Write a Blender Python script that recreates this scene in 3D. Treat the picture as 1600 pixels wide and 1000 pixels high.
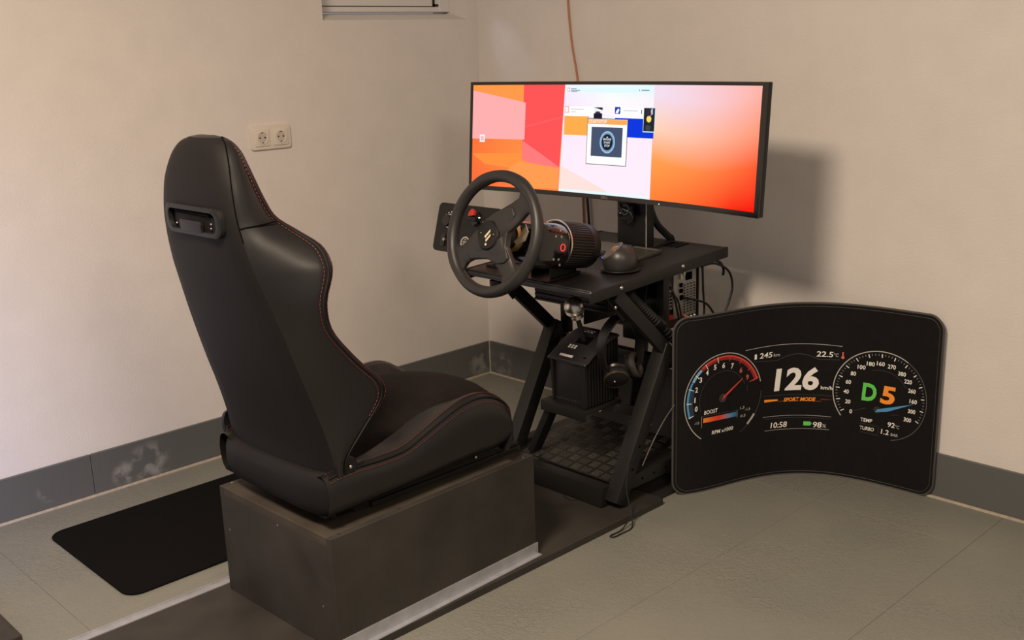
import bpy, bmesh, math, random
from mathutils import Vector, Matrix
random.seed(7)
for o in list(bpy.data.objects): bpy.data.objects.remove(o)
SC = bpy.context.scene
COL = SC.collection
V = Vector
PI = math.pi

# ------------------------------------------------------------------ camera
def setup_camera():
    f, yaw, pitch, roll = 1655.817, 0.808024, 0.2515635, -0.0324902
    loc = V((3.15123, -2.87805, 1.317693))
    fw = V((-math.sin(yaw)*math.cos(pitch), math.cos(yaw)*math.cos(pitch), -math.sin(pitch)))
    r = V((math.cos(yaw), math.sin(yaw), 0)); u = r.cross(fw)
    c, s = math.cos(roll), math.sin(roll)
    rr = c*r + s*u; uu = -s*r + c*u
    cam = bpy.data.cameras.new('camera'); ob = bpy.data.objects.new('camera', cam); COL.objects.link(ob)
    M = Matrix((rr, uu, -fw)).transposed().to_4x4(); M.translation = loc
    ob.matrix_world = M
    cam.sensor_fit = 'HORIZONTAL'; cam.sensor_width = 36; cam.lens = 36*f/1600
    cam.clip_start = .05; cam.clip_end = 50
    SC.camera = ob
setup_camera()

# ------------------------------------------------------------------ world, lights, exposure
SC.view_settings.view_transform = 'Standard'; SC.view_settings.look = 'None'
SC.view_settings.gamma = 1; SC.view_settings.use_curve_mapping = False
SC.view_settings.exposure = 0.0
w = bpy.data.worlds.new('world'); SC.world = w; w.use_nodes = True
w.node_tree.nodes['Background'].inputs[0].default_value = (.96, .87, .90, 1)
w.node_tree.nodes['Background'].inputs[1].default_value = .27
def area(name, loc, target, size, power, color, size_y=None, shape='DISK', spread=PI):
    l = bpy.data.lights.new(name, 'AREA'); l.shape = shape; l.size = size
    if size_y: l.size_y = size_y
    l.energy = power; l.color = color; l.spread = spread
    o = bpy.data.objects.new(name, l); COL.objects.link(o); o.location = loc
    d = V(target)-V(loc); o.rotation_euler = d.to_track_quat('-Z', 'Y').to_euler(); return o
area('ceiling_lamp_light', (1.97, -2.70, 2.30), (1.97, -2.4, 0), .60, 88, (1.0, .81, .62))
area('warm_fill_light', (3.9, -2.3, 2.25), (2.4, -.9, .4), .6, 20, (1.0, .82, .62))  # unseen warm fill, added to brighten the back wall
area('doorway_daylight', (2.2, -4.6, 1.25), (.0, -2.65, .35), .8, 5.5, (.46, .54, 1.0), 1.2, 'RECTANGLE', .5)
def beam(name, loc, target, power, color, angle):
    l = bpy.data.lights.new(name, 'SPOT'); l.energy = power; l.color = color; l.spot_size = angle; l.spot_blend = 1; l.shadow_soft_size = .02
    o = bpy.data.objects.new(name, l); COL.objects.link(o); o.location = loc
    o.rotation_euler = (V(target)-V(loc)).to_track_quat('-Z', 'Y').to_euler(); return o
beam('window_daylight', (-.075, -.26, 1.66), (.17, 0, 1.30), 1.5, (.62, .66, 1.0), math.radians(24))

# ------------------------------------------------------------------ materials
MATS = {}
def mat(name, col, rough=.5, metal=0, bump=None, var=0, vscale=30, coat=0, spec=.5, emit=None, es=0, vdet=4):
    """bump=(scale,strength,distance); var = brightness variation by noise"""
    if name in MATS: return MATS[name]
    m = bpy.data.materials.new(name); m.use_nodes = True
    nt = m.node_tree; b = nt.nodes['Principled BSDF']
    b.inputs['Base Color'].default_value = (*col, 1); b.inputs['Roughness'].default_value = rough
    b.inputs['Metallic'].default_value = metal; b.inputs['Coat Weight'].default_value = coat
    b.inputs['Specular IOR Level'].default_value = spec
    tc = nt.nodes.new('ShaderNodeTexCoord')
    if emit:
        b.inputs['Emission Color'].default_value = (*emit, 1); b.inputs['Emission Strength'].default_value = es
    if var:
        n = nt.nodes.new('ShaderNodeTexNoise'); n.inputs['Scale'].default_value = vscale; n.inputs['Detail'].default_value = vdet
        nt.links.new(tc.outputs['Object'], n.inputs['Vector'])
        r = nt.nodes.new('ShaderNodeValToRGB')
        r.color_ramp.elements[0].position = .3; r.color_ramp.elements[1].position = .7
        r.color_ramp.elements[0].color = (*[c*(1-var) for c in col], 1)
        r.color_ramp.elements[1].color = (*[min(1, c*(1+var)) for c in col], 1)
        nt.links.new(n.outputs['Fac'], r.inputs['Fac']); nt.links.new(r.outputs['Color'], b.inputs['Base Color'])
    if bump:
        n2 = nt.nodes.new('ShaderNodeTexNoise'); n2.inputs['Scale'].default_value = bump[0]; n2.inputs['Detail'].default_value = 3
        nt.links.new(tc.outputs['Object'], n2.inputs['Vector'])
        bp = nt.nodes.new('ShaderNodeBump'); bp.inputs['Strength'].default_value = bump[1]; bp.inputs['Distance'].default_value = bump[2]
        nt.links.new(n2.outputs['Fac'], bp.inputs['Height']); nt.links.new(bp.outputs['Normal'], b.inputs['Normal'])
    MATS[name] = m; return m
def emis(name, col, s=1.0):
    if name in MATS: return MATS[name]
    m = bpy.data.materials.new(name); m.use_nodes = True; nt = m.node_tree
    b = nt.nodes['Principled BSDF']; b.inputs['Base Color'].default_value = (0, 0, 0, 1)
    b.inputs['Roughness'].default_value = .5; b.inputs['Specular IOR Level'].default_value = .1
    b.inputs['Emission Color'].default_value = (*col, 1); b.inputs['Emission Strength'].default_value = s
    MATS[name] = m; return m
def srgb(h):
    h = h.lstrip('#'); c = [int(h[i:i+2], 16)/255 for i in (0, 2, 4)]
    return tuple(x/12.92 if x <= .04045 else ((x+.055)/1.055)**2.4 for x in c)

M_wall = mat('plaster_wall', (.675, .63, .592), .9, bump=(170, .38, .0022), var=.025, vscale=9)
M_ceil = mat('ceiling_paint', (.70, .68, .65), .9)
M_slab = mat('floor_slab', (.09, .086, .074), .8)
M_grout = mat('beige_grout', (.46, .40, .32), .85, var=.15, vscale=60)
M_alu = mat('brushed_aluminium', (.46, .47, .51), .40, .6, bump=(160, .12, .0008), var=.12, vscale=25)
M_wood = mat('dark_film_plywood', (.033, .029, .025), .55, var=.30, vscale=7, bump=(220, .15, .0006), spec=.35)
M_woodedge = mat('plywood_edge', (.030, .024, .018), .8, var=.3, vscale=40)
M_boxtop = mat('dark_film_plywood_lit', (.050, .041, .032), .55, var=.28, vscale=9, bump=(220, .15, .0006), spec=.35)  # lighter copy of the plywood: the lit top face put into the colour
M_felt = mat('black_felt', (.0045, .0040, .0040), 1.0, bump=(900, .6, .001), spec=.1)
M_leather = mat('black_leather', (.0075, .0066, .0066), .36, bump=(420, .12, .0006), spec=.5)
M_backcloth = mat('black_backrest_vinyl', (.0080, .0071, .0073), .62, bump=(600, .25, .0006), spec=.22)
M_suede = mat('dark_suede', (.0095, .0066, .0060), .95, bump=(300, .4, .001), var=.25, vscale=22, spec=.2)
M_stitch = mat('red_stitch', (.115, .014, .012), .7)
M_plastic = mat('black_plastic', (.0075, .0071, .0071), .45, bump=(700, .10, .0004), spec=.4)
M_gloss = mat('gloss_black', (.006, .0055, .0055), .12, coat=.3)
M_steel = mat('black_powder_coat', (.0095, .0092, .0085), .46, bump=(900, .18, .0004), spec=.4)
M_desk = mat('black_desk_coat', (.016, .0145, .0145), .42, bump=(1200, .2, .0003))
M_bolt = mat('zinc_bolt', (.55, .53, .50), .3, 1)
M_hole = mat('black_hole', (.002, .002, .002), .9, spec=.05)
M_chrome = mat('polished_steel', (.74, .70, .64), .30, 1)
M_rubber = mat('black_rubber', (.008, .0078, .0078), .65)
M_rim = mat('wheel_leather', (.021, .0195, .019), .43, bump=(900, .22, .0004))
M_hub = mat('wheel_hub_plastic', (.022, .0205, .020), .5, bump=(1500, .2, .0003))
M_white = mat('print_white', (.72, .70, .66), .6)
M_grey = mat('print_grey', (.20, .19, .18), .6)
M_dgrey = mat('print_dark_grey', (.05, .048, .046), .6)
M_socket = mat('ivory_plastic', (.66, .61, .53), .35)
M_gold = mat('golden_hub', (.55, .36, .12), .35, .8)
M_red = mat('red_plastic', (.55, .03, .025), .4)
M_metalgrey = mat('galvanised_sheet', (.42, .40, .36), .45, .55, var=.15, vscale=50)
M_cable = mat('black_cable', (.007, .0065, .0065), .5)
M_orangecable = mat('orange_brown_cable', (.44, .17, .08), .5)
M_winframe = mat('white_window_frame', (.66, .64, .62), .45)
M_mat_dark = mat('printed_mat_black', (.0052, .0042, .0041), .85, bump=(800, .3, .0006), var=.2, vscale=40, spec=.25)
M_edge = mat('mat_edge_binding', (.055, .050, .047), .6)

# floor tile material with fine hammered relief, skirting with scuffs
def floor_mat():
    m = mat('rubber_floor_tile', (.155, .148, .122), .50, spec=.4)
    nt = m.node_tree; b = nt.nodes['Principled BSDF']
    g = nt.nodes.new('ShaderNodeNewGeometry')
    n = nt.nodes.new('ShaderNodeTexNoise'); n.inputs['Scale'].default_value = 3.2; n.inputs['Detail'].default_value = 5
    nt.links.new(g.outputs['Position'], n.inputs['Vector'])
    r = nt.nodes.new('ShaderNodeValToRGB'); r.color_ramp.elements[0].position = .3; r.color_ramp.elements[1].position = .72
    r.color_ramp.elements[0].color = (.182, .184, .162, 1); r.color_ramp.elements[1].color = (.210, .207, .178, 1)
    nt.links.new(n.outputs['Fac'], r.inputs['Fac']); nt.links.new(r.outputs['Color'], b.inputs['Base Color'])
    v = nt.nodes.new('ShaderNodeTexNoise'); v.inputs['Scale'].default_value = 75; v.inputs['Detail'].default_value = 2; v.inputs['Distortion'].default_value = 1.5
    nt.links.new(g.outputs['Position'], v.inputs['Vector'])
    n3 = nt.nodes.new('ShaderNodeTexNoise'); n3.inputs['Scale'].default_value = 2.2
    nt.links.new(g.outputs['Position'], n3.inputs['Vector'])
    mr = nt.nodes.new('ShaderNodeMapRange'); mr.inputs[1].default_value = .42; mr.inputs[2].default_value = .62; mr.inputs[3].default_value = .25; mr.inputs[4].default_value = .95
    nt.links.new(n3.outputs['Fac'], mr.inputs['Value'])
    bp = nt.nodes.new('ShaderNodeBump'); bp.inputs['Distance'].default_value = .0045
    nt.links.new(mr.outputs['Result'], bp.inputs['Strength']); nt.links.new(v.outputs['Fac'], bp.inputs['Height']); nt.links.new(bp.outputs['Normal'], b.inputs['Normal'])
    return m
M_floor = floor_mat()
def skirt_mat():
    m = mat('skirting_tile_grey', (.105, .108, .106), .42)
    nt = m.node_tree; b = nt.nodes['Principled BSDF']; g = nt.nodes.new('ShaderNodeNewGeometry')
    n = nt.nodes.new('ShaderNodeTexNoise'); n.inputs['Scale'].default_value = 24; n.inputs['Detail'].default_value = 6
    nt.links.new(g.outputs['Position'], n.inputs['Vector'])
    r = nt.nodes.new('ShaderNodeValToRGB'); r.color_ramp.elements[0].position = .46; r.color_ramp.elements[1].position = .60
    r.color_ramp.elements[0].color = (0, 0, 0, 1); r.color_ramp.elements[1].color = (1, 1, 1, 1)
    nt.links.new(n.outputs['Fac'], r.inputs['Fac'])
    tot = None
    for c, rad in (((0, -1.52, .055), .085), ((0, -1.60, .045), .05), ((0, -.06, .06), .075), ((.09, 0, .05), .06), ((0, -1.84, .06), .04)):
        d = nt.nodes.new('ShaderNodeVectorMath'); d.operation = 'DISTANCE'; d.inputs[1].default_value = c
        nt.links.new(g.outputs['Position'], d.inputs[0])
        k = nt.nodes.new('ShaderNodeMapRange'); k.inputs[1].default_value = rad*.45; k.inputs[2].default_value = rad; k.inputs[3].default_value = 1; k.inputs[4].default_value = 0
        nt.links.new(d.outputs['Value'], k.inputs['Value'])
        if tot is None: tot = k.outputs['Result']
        else:
            a = nt.nodes.new('ShaderNodeMath'); a.operation = 'MAXIMUM'; nt.links.new(tot, a.inputs[0]); nt.links.new(k.outputs['Result'], a.inputs[1]); tot = a.outputs[0]
    p = nt.nodes.new('ShaderNodeMath'); p.operation = 'MULTIPLY'; nt.links.new(tot, p.inputs[0]); nt.links.new(r.outputs['Color'], p.inputs[1])
    p2 = nt.nodes.new('ShaderNodeMath'); p2.operation = 'MULTIPLY'; p2.inputs[1].default_value = .55; nt.links.new(p.outputs[0], p2.inputs[0])
    mx = nt.nodes.new('ShaderNodeMix'); mx.data_type = 'RGBA'
    mx.inputs[6].default_value = (.104, .106, .103, 1); mx.inputs[7].default_value = (.36, .35, .33, 1)
    nt.links.new(p2.outputs[0], mx.inputs[0]); nt.links.new(mx.outputs[2], b.inputs['Base Color'])
    return m
M_skirt = skirt_mat()

# ------------------------------------------------------------------ geometry helpers
def lerp(a, b, t): return a+(b-a)*t
def cat(tab, t):
    """Catmull-Rom through rows of tab at parameter t in [0,len-1]"""
    n = len(tab); i = min(int(t), n-2); f = t-i
    p0, p1, p2, p3 = tab[max(i-1, 0)], tab[i], tab[i+1], tab[min(i+2, n-1)]
    return [.5*((2*b)+(-a+c)*f+(2*a-5*b+4*c-d)*f*f+(-a+3*b-3*c+d)*f**3) for a, b, c, d in zip(p0, p1, p2, p3)]
def smooth_path(pts, k=8):
    pts = [list(p) for p in pts]; n = (len(pts)-1)*k
    return [V(cat(pts, i/k)) for i in range(n)]+[V(pts[-1])]
def frame(axis):
    a = V(axis).normalized(); t = V((0, 0, 1)) if abs(a.z) < .9 else V((1, 0, 0))
    x = t.cross(a).normalized(); return x, a.cross(x), a
class G:
    def __init__(s): s.v = []; s.f = []
    def add(s, vs, fs):
        o = len(s.v); s.v += [V(p) for p in vs]; s.f += [tuple(i+o for i in f) for f in fs]; return s
    def box(s, lo, hi, fn=None):
        x0, y0, z0 = lo; x1, y1, z1 = hi
        vs = [(x0, y0, z0), (x1, y0, z0), (x1, y1, z0), (x0, y1, z0), (x0, y0, z1), (x1, y0, z1), (x1, y1, z1), (x0, y1, z1)]
        if fn: vs = [fn(*p) for p in vs]
        return s.add(vs, [(0, 3, 2, 1), (4, 5, 6, 7), (0, 1, 5, 4), (1, 2, 6, 5), (2, 3, 7, 6), (3, 0, 4, 7)])
    def bar(s, p0, p1, w, h, up=(0, 0, 1), ext=0):
        """square bar from p0 to p1; w sideways, h along up"""
        p0, p1 = V(p0), V(p1); a = (p1-p0).normalized(); p0 = p0-a*ext; p1 = p1+a*ext
        x = a.cross(V(up)).normalized(); u = x.cross(a).normalized()
        vs = [p+x*(sx*w/2)+u*(sz*h/2) for p in (p0, p1) for sx, sz in ((-1, -1), (1, -1), (1, 1), (-1, 1))]
        return s.add(vs, [(0, 3, 2, 1), (4, 5, 6, 7), (0, 1, 5, 4), (1, 2, 6, 5), (2, 3, 7, 6), (3, 0, 4, 7)])
    def lathe(s, prof, org, axis, n=24, xdir=None):
        x, y, a = frame(axis); org = V(org); rows = []
        for r, h in prof:
            rows.append([org+a*h+(x*math.cos(2*PI*i/n)+y*math.sin(2*PI*i/n))*max(r, 1e-5) for i in range(n)])
        ring = len(prof) > 2 and prof[0][0] > .003 and prof[-1][0] > .003
        return s.loft(rows+[rows[0]] if ring else rows, True, caps=not ring)
    def cyl(s, p0, p1, r, n=16, r1=None):
        p0, p1 = V(p0), V(p1); L = (p1-p0).length
        return s.lathe([(r, 0), (r if r1 is None else r1, L)], p0, p1-p0, n)
    def loft(s, rings, closed=True, caps=False, loop=False):
        n = len(rings[0]); o = len(s.v); fs = []
        for r in rings: s.v += [V(p) for p in r]
        m = len(rings)
        for j in range(m if loop else m-1):
            for i in range(n if closed else n-1):
                a = o+j*n+i; b = o+j*n+(i+1) % n; j2 = (j+1) % m
                fs.append((a, b, o+j2*n+(i+1) % n, o+j2*n+i))
        if caps: fs += [tuple(o+i for i in reversed(range(n))), tuple(o+(m-1)*n+i for i in range(n))]
        s.f += fs; return s
    def tube(s, path, r, n=8, closed=False):
        path = [V(p) for p in path]; rings = []; prev = None; m = len(path)
        for i, p in enumerate(path):
            if closed: t = path[(i+1) % m]-path[i-1]
            else: t = path[min(i+1, m-1)]-path[max(i-1, 0)]
            t = t.normalized()
            if prev is None: x, y, _ = frame(t)
            else:
                x = (prev-t*prev.dot(t)).normalized(); y = t.cross(x)
            prev = x; rr = r[i] if isinstance(r, (list, tuple)) else r
            rings.append([p+x*(rr*math.cos(2*PI*k/n))+y*(rr*math.sin(2*PI*k/n)) for k in range(n)])
        return s.loft(rings, True, caps=not closed, loop=closed)
    def prism(s, outline, d):
        o = [V(p) for p in outline]; n = len(o); d = V(d)
        fs = [tuple(range(n)), tuple(n+i for i in reversed(range(n)))]
        fs += [(i, n+i, n+(i+1) % n, (i+1) % n) for i in range(n)]
        return s.add(o+[p+d for p in o], fs)
    def ball(s, c, r, n=20, sx=(1, 1, 1)):
        rows = [(math.sin(PI*i/(n//2))*r, -math.cos(PI*i/(n//2))*r) for i in range(n//2+1)]
        o = len(s.v); s.lathe(rows, (0, 0, 0), (0, 0, 1), n)
        for i in range(o, len(s.v)):
            p = s.v[i]; s.v[i] = V((p.x*sx[0], p.y*sx[1], p.z*sx[2]))+V(c)
        return s
    def obj(s, name, m, parent=None, bev=0, seg=2, ang=35, sub=0):
        return build(name, s, m, parent, bev, seg, ang, sub)
def world_origin(o):
    p = V((0, 0, 0))
    while o: p = p+V(o.location); o = o.parent
    return p
def finish(bm, name, m, parent, ang, sub):
    org = world_origin(parent) if parent else V((0, 0, 0))
    # put the object's own origin at its base centre
    if bm.verts:
        lo = V([min(v.co[i] for v in bm.verts) for i in range(3)]); hi = V([max(v.co[i] for v in bm.verts) for i in range(3)])
        c = V(((lo.x+hi.x)/2, (lo.y+hi.y)/2, lo.z)) if parent is None else org
    else: c = org
    if parent is not None: c = org
    for v in bm.verts: v.co -= c
    me = bpy.data.meshes.new(name); bm.to_mesh(me); bm.free()
    me.materials.append(m)
    if ang:
        me.shade_smooth(); me.set_sharp_from_angle(angle=math.radians(ang))
    o = bpy.data.objects.new(name, me); COL.objects.link(o)
    if parent: o.parent = parent; o.location = (0, 0, 0)
    else: o.location = c
    if sub:
        md = o.modifiers.new('subdivision', 'SUBSURF'); md.levels = sub; md.render_levels = sub
    return o
def build(name, g, m, parent=None, bev=0, seg=2, ang=35, sub=0):
    bm = bmesh.new(); vs = [bm.verts.new(p) for p in g.v]
    for f in g.f:
        try: bm.faces.new([vs[i] for i in f])
        except ValueError: pass
    bmesh.ops.recalc_face_normals(bm, faces=bm.faces)
    if bev:
        ed = [e for e in bm.edges if len(e.link_faces) == 2 and e.calc_face_angle(0) > math.radians(28)]
        bmesh.ops.bevel(bm, geom=ed, offset=bev, segments=seg, profile=.6, affect='EDGES', clamp_overlap=True)
    return finish(bm, name, m, parent, ang, sub)
def thing(name, label, catg, loc, group=None):
    o = bpy.data.objects.new(name, None); o.empty_display_size = .05; COL.objects.link(o); o.location = loc
    return tag(o, label, catg, group)
def tag(o, label, catg, group=None):
    o['label'] = label; o['category'] = catg
    if group: o['group'] = group
    return o
def struct(o, label=None):
    o['kind'] = 'structure'
    if label: o['label'] = label
    return o
def share(src, name, parent, loc):
    o = bpy.data.objects.new(name, src.data); COL.objects.link(o); o.parent = parent; o.location = loc; return o
def rrect(w, h, r, k=5):
    """rounded rectangle outline centred on 0, ccw"""
    out = []
    for cx, cy, a0 in ((w/2-r, h/2-r, 0), (-w/2+r, h/2-r, 90), (-w/2+r, -h/2+r, 180), (w/2-r, -h/2+r, 270)):
        for i in range(k+1):
            a = math.radians(a0+90*i/k); out.append((cx+r*math.cos(a), cy+r*math.sin(a)))
    return out
FONT_CACHE = {}
def text_bm(txt, size=1.0, shear=0, bold=0, align='CENTER', sx=1.0, depth=0):
    cu = bpy.data.curves.new('lettering', 'FONT'); cu.body = txt; cu.size = size; cu.shear = shear
    cu.align_x = align; cu.align_y = 'CENTER'; cu.offset = bold*size; cu.resolution_u = 3
    ob = bpy.data.objects.new('lettering', cu); COL.objects.link(ob)
    dg = bpy.context.evaluated_depsgraph_get(); dg.update()
    me = bpy.data.meshes.new_from_object(ob.evaluated_get(dg))
    bm = bmesh.new(); bm.from_mesh(me)
    bpy.data.objects.remove(ob); bpy.data.curves.remove(cu); bpy.data.meshes.remove(me)
    for v in bm.verts: v.co.x *= sx
    return bm
def map_bm(bm, name, m, parent, fn, cut=None):
    """map flat (x,y) bmesh through fn(x,y)->world, slicing it in x first so it follows a curve"""
    if cut:
        xs = [v.co.x for v in bm.verts]; x = math.floor(min(xs)/cut)*cut+cut
        while x < max(xs):
            bmesh.ops.bisect_plane(bm, geom=bm.verts[:]+bm.edges[:]+bm.faces[:], plane_co=(x, 0, 0), plane_no=(1, 0, 0)); x += cut
    for v in bm.verts: v.co = fn(v.co.x, v.co.y)
    return finish(bm, name, m, parent, 0, 0)
def poly_bm(pts):
    bm = bmesh.new(); bm.faces.new([bm.verts.new((p[0], p[1], 0)) for p in pts]); return bm
def ring_bm(cx, cy, r0, r1, a0, a1, n=48):
    bm = bmesh.new(); rows = []
    for i in range(n+1):
        a = math.radians(a0+(a1-a0)*i/n)
        rows.append([bm.verts.new((cx+r*math.cos(a), cy+r*math.sin(a), 0)) for r in (r0, r1)])
    for i in range(n): bm.faces.new((rows[i][0], rows[i][1], rows[i+1][1], rows[i+1][0]))
    return bm
def join_bm(lst):
    bm = bmesh.new()
    for b in lst:
        me = bpy.data.meshes.new('t'); b.to_mesh(me); b.free(); bm.from_mesh(me); bpy.data.meshes.remove(me)
    return bm

# ------------------------------------------------------------------ room
RX, RY, RH = 4.6, -5.6, 2.40
SKH, SKT = .138, .010
g = G().box((0, RY, -.10), (RX, 0, -.0035)); floor = struct(g.obj('floor', M_slab, None, ang=0), 'grey rubber tile floor')
def floor_tiles():
    p = .45; x0 = 1.67-4*p; y0 = -.70+2*p
    xs = [0]+[x0+i*p for i in range(12) if 0.02 < x0+i*p < RX-.02]+[RX]
    ys = [RY]+[y0-i*p for i in range(14, -1, -1) if RY+.02 < y0-i*p < -.02]+[0]
    cache = {}
    gp = .00035
    for i in range(len(xs)-1):
        for j in range(len(ys)-1):
            sx, sy = xs[i+1]-xs[i], ys[j+1]-ys[j]; key = (round(sx, 3), round(sy, 3))
            loc = V((xs[i], ys[j], 0))-V(floor.location)
            if key not in cache:
                o = G().box((gp, gp, -.0034), (sx-gp, sy-gp, 0)).obj('floor_tile', M_floor, None, bev=.0004, seg=1, ang=0)
                for v in o.data.vertices: v.co += V(o.location)
                cache[key] = o; o.parent = floor; o.location = loc
            else: share(cache[key], 'floor_tile', floor, loc)
floor_tiles()
# left wall with a niche for the basement window
NY0, NY1, NZ0, NZ1, ND = -.715, -.054, 1.428, 2.05, .16
g = G()
g.box((-.20, RY, 0), (0, NY0, RH)).box((-.20, NY1, 0), (0, .0, RH)).box((-.20, NY0, 0), (0, NY1, NZ0)).box((-.20, NY0, NZ1), (0, NY1, RH))
# sloped sill and reveals
g.add([(0, NY0, NZ0), (0, NY1, NZ0), (-.08, NY1, NZ0+.022), (-.08, NY0, NZ0+.022), (-.20, NY1, NZ0+.03), (-.20, NY0, NZ0+.03)], [(0, 1, 2, 3), (3, 2, 4, 5)])
wall_left = struct(g.obj('wall_left', M_wall, None, ang=0), 'white plastered wall with a small window niche')
g = G().box((-.20, 0, 0), (RX, .20, RH)); wall_back = struct(g.obj('wall_back', M_wall, None, ang=0), 'white plastered wall behind the monitor')
g = G().box((-.20, RY, RH), (RX, .20, RH+.1)); struct(g.obj('ceiling', M_ceil, None, ang=0), 'white ceiling')
def skirting(side, along, L):
    base = thing('baseboard_'+side, '', '', (0, 0, 0)); del base['label']; del base['category']; base['kind'] = 'structure'
    base['label'] = 'grey tiled skirting along the %s wall' % ('window' if side == 'left' else 'monitor')
    n = int(L/.85)+1
    for i in range(n):
        a, b = i*.85+(.012 if i == 0 else .0008), min((i+1)*.85-.0008, L)
        if side == 'left': G().box((0, -b, .007), (SKT, -a, SKH)).obj('skirting_tile', M_skirt, base, bev=.0015, seg=1)
        else: G().box((a, -SKT, .007), (b, 0, SKH)).obj('skirting_tile', M_skirt, base, bev=.0015, seg=1)
    if side == 'left': G().box((0, -L, 0), (SKT+.005, 0, .006)).obj('grout_line', M_grout, base, ang=0)
    else: G().box((SKT, -SKT-.005, 0), (L, 0, .006)).obj('grout_line', M_grout, base, ang=0)
    if side == 'left': G().box((0, -SKT-.004, .006), (SKT+.004, 0, SKH)).obj('corner_grout', M_grout, base, ang=0)
skirting('left', 'y', 5.5); skirting('back', 'x', 4.5)
# window in the niche
def window():
    w = struct(G().box((-.14, NY0+.0, NZ0+.031), (-.10, NY0+.05, NZ1)).box((-.14, NY1-.05, NZ0+.031), (-.10, NY1, NZ1)).box((-.14, NY0+.05, NZ0+.031), (-.10, NY1-.05, NZ0+.085)).box((-.14, NY0+.05, NZ1-.05), (-.10, NY1-.05, NZ1)).obj('window_1', M_winframe, None, bev=.002, seg=1), 'white framed basement window in its niche')
    G().box((-.102, NY0+.055, NZ0+.050), (-.098, NY1-.07, NZ0+.053)).obj('frame_gasket', M_rubber, w, ang=0)
    G().box((-.125, NY0+.05, NZ0+.085), (-.12, NY1-.05, NZ1-.05)).obj('pane', mat('window_glass', (.75, .80, .85), .05, spec=.6, emit=(.72, .78, 1.0), es=.06), w, ang=0)
    G().box((-.100, NY1-.085, NZ0+.052), (-.094, NY1-.060, NZ0+.060)).box((-.100, NY1-.085, NZ0+.052), (-.094, NY1-.078, NZ0+.080)).obj('corner_bracket', M_plastic, w, ang=0)
window()
# ceiling lamp that gives the warm light (above the frame)
def ceiling_lamp(cx, cy, label):
    t = thing('ceiling_lamp', label, 'lamp', (cx, cy, RH))
    G().lathe([(.001, 0), (.19, 0), (.19, -.035), (.17, -.04), (.001, -.04)][::-1], (cx, cy, RH), (0, 0, 1), 40).obj('lamp_base', M_winframe, t)
    G().lathe([(.001, -.085), (.10, -.08), (.155, -.06), (.165, -.041), (.001, -.041)], (cx, cy, RH), (0, 0, 1), 40).obj('lamp_shade', emis('lamp_glow', (1, .82, .62), 2.0), t)
ceiling_lamp(1.97, -2.70, 'round white ceiling lamp behind the racing seat')

# ------------------------------------------------------------------ double wall socket
def socket():
    cy, cz = -.962, 1.053
    t = thing('wall_socket', 'ivory double wall socket with two round outlets on the plaster', 'socket', (0, cy, cz-.04))
    P = lambda x, a, b: V((x, cy+a, cz+b))
    G().prism([P(0, a, b) for a, b in rrect(.154, .080, .010)], (.009, 0, 0)).obj('frame', M_socket, t, bev=.003, seg=2)
    for k in (-1, 1):
        c = k*.0355
        ins = G().prism([P(.009, c+a, b) for a, b in rrect(.056, .056, .005)], (.0035, 0, 0))
        f = ins.obj('outlet', M_socket, t, bev=.0012)
        rimg = G().lathe([(.0205, 0), (.0225, .0022), (.0185, .0026), (.0175, .0005)], P(.0124, c, 0), (1, 0, 0), 28); rimg.obj('outlet_rim', M_socket, f)
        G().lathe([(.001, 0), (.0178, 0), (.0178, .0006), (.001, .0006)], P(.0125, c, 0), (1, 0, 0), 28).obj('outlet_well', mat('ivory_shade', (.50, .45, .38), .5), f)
        for d in (-.0095, .0095): G().cyl(P(.0130, c+d, 0), P(.0136, c+d, 0), .0028, 10).obj('pin_hole', M_hole, f)
        for d in (-.0165, .0165): G().box((.0130, cy+c-.004, cz+d-.0015), (.0140, cy+c+.004, cz+d+.0015)).obj('earth_clip', M_dgrey, f, ang=0)
socket()

# ------------------------------------------------------------------ floor mat, base board, aluminium angles
tag(G().prism([(.452+a, -1.49+b, 0.0005) for a, b in rrect(.53, .86, .045, 8)], (0, 0, .006)).obj('floor_mat', M_felt, None, bev=.002, seg=1), 'black felt floor mat with rounded corners beside the seat box', 'mat')
BT = .020
g = G().box((.866, -2.35, .0005), (1.362, -.577, BT)); board = tag(g.obj('base_board', M_wood, None, bev=.001, seg=1), 'thin dark plywood board on the floor under seat box and rig', 'board')
g = G().box((.806, -2.35, .0005), (.8655, -1.08, .0035)).box((.8625, -2.35, .0035), (.8655, -1.08, .022)).box((.806, -2.35, .0035), (.809, -1.08, .0065))
tag(g.obj('aluminium_angle', M_alu, None, ang=0), 'silver aluminium profile on the floor beside the black mat', 'metal strip')
tag(G().box((.30, -2.45, .0005), (.735, -2.185, .025)).obj('wood_plank', M_woodedge, None, bev=.002, seg=1), 'dark brown plank end at the bottom left picture corner', 'plank')

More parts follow.
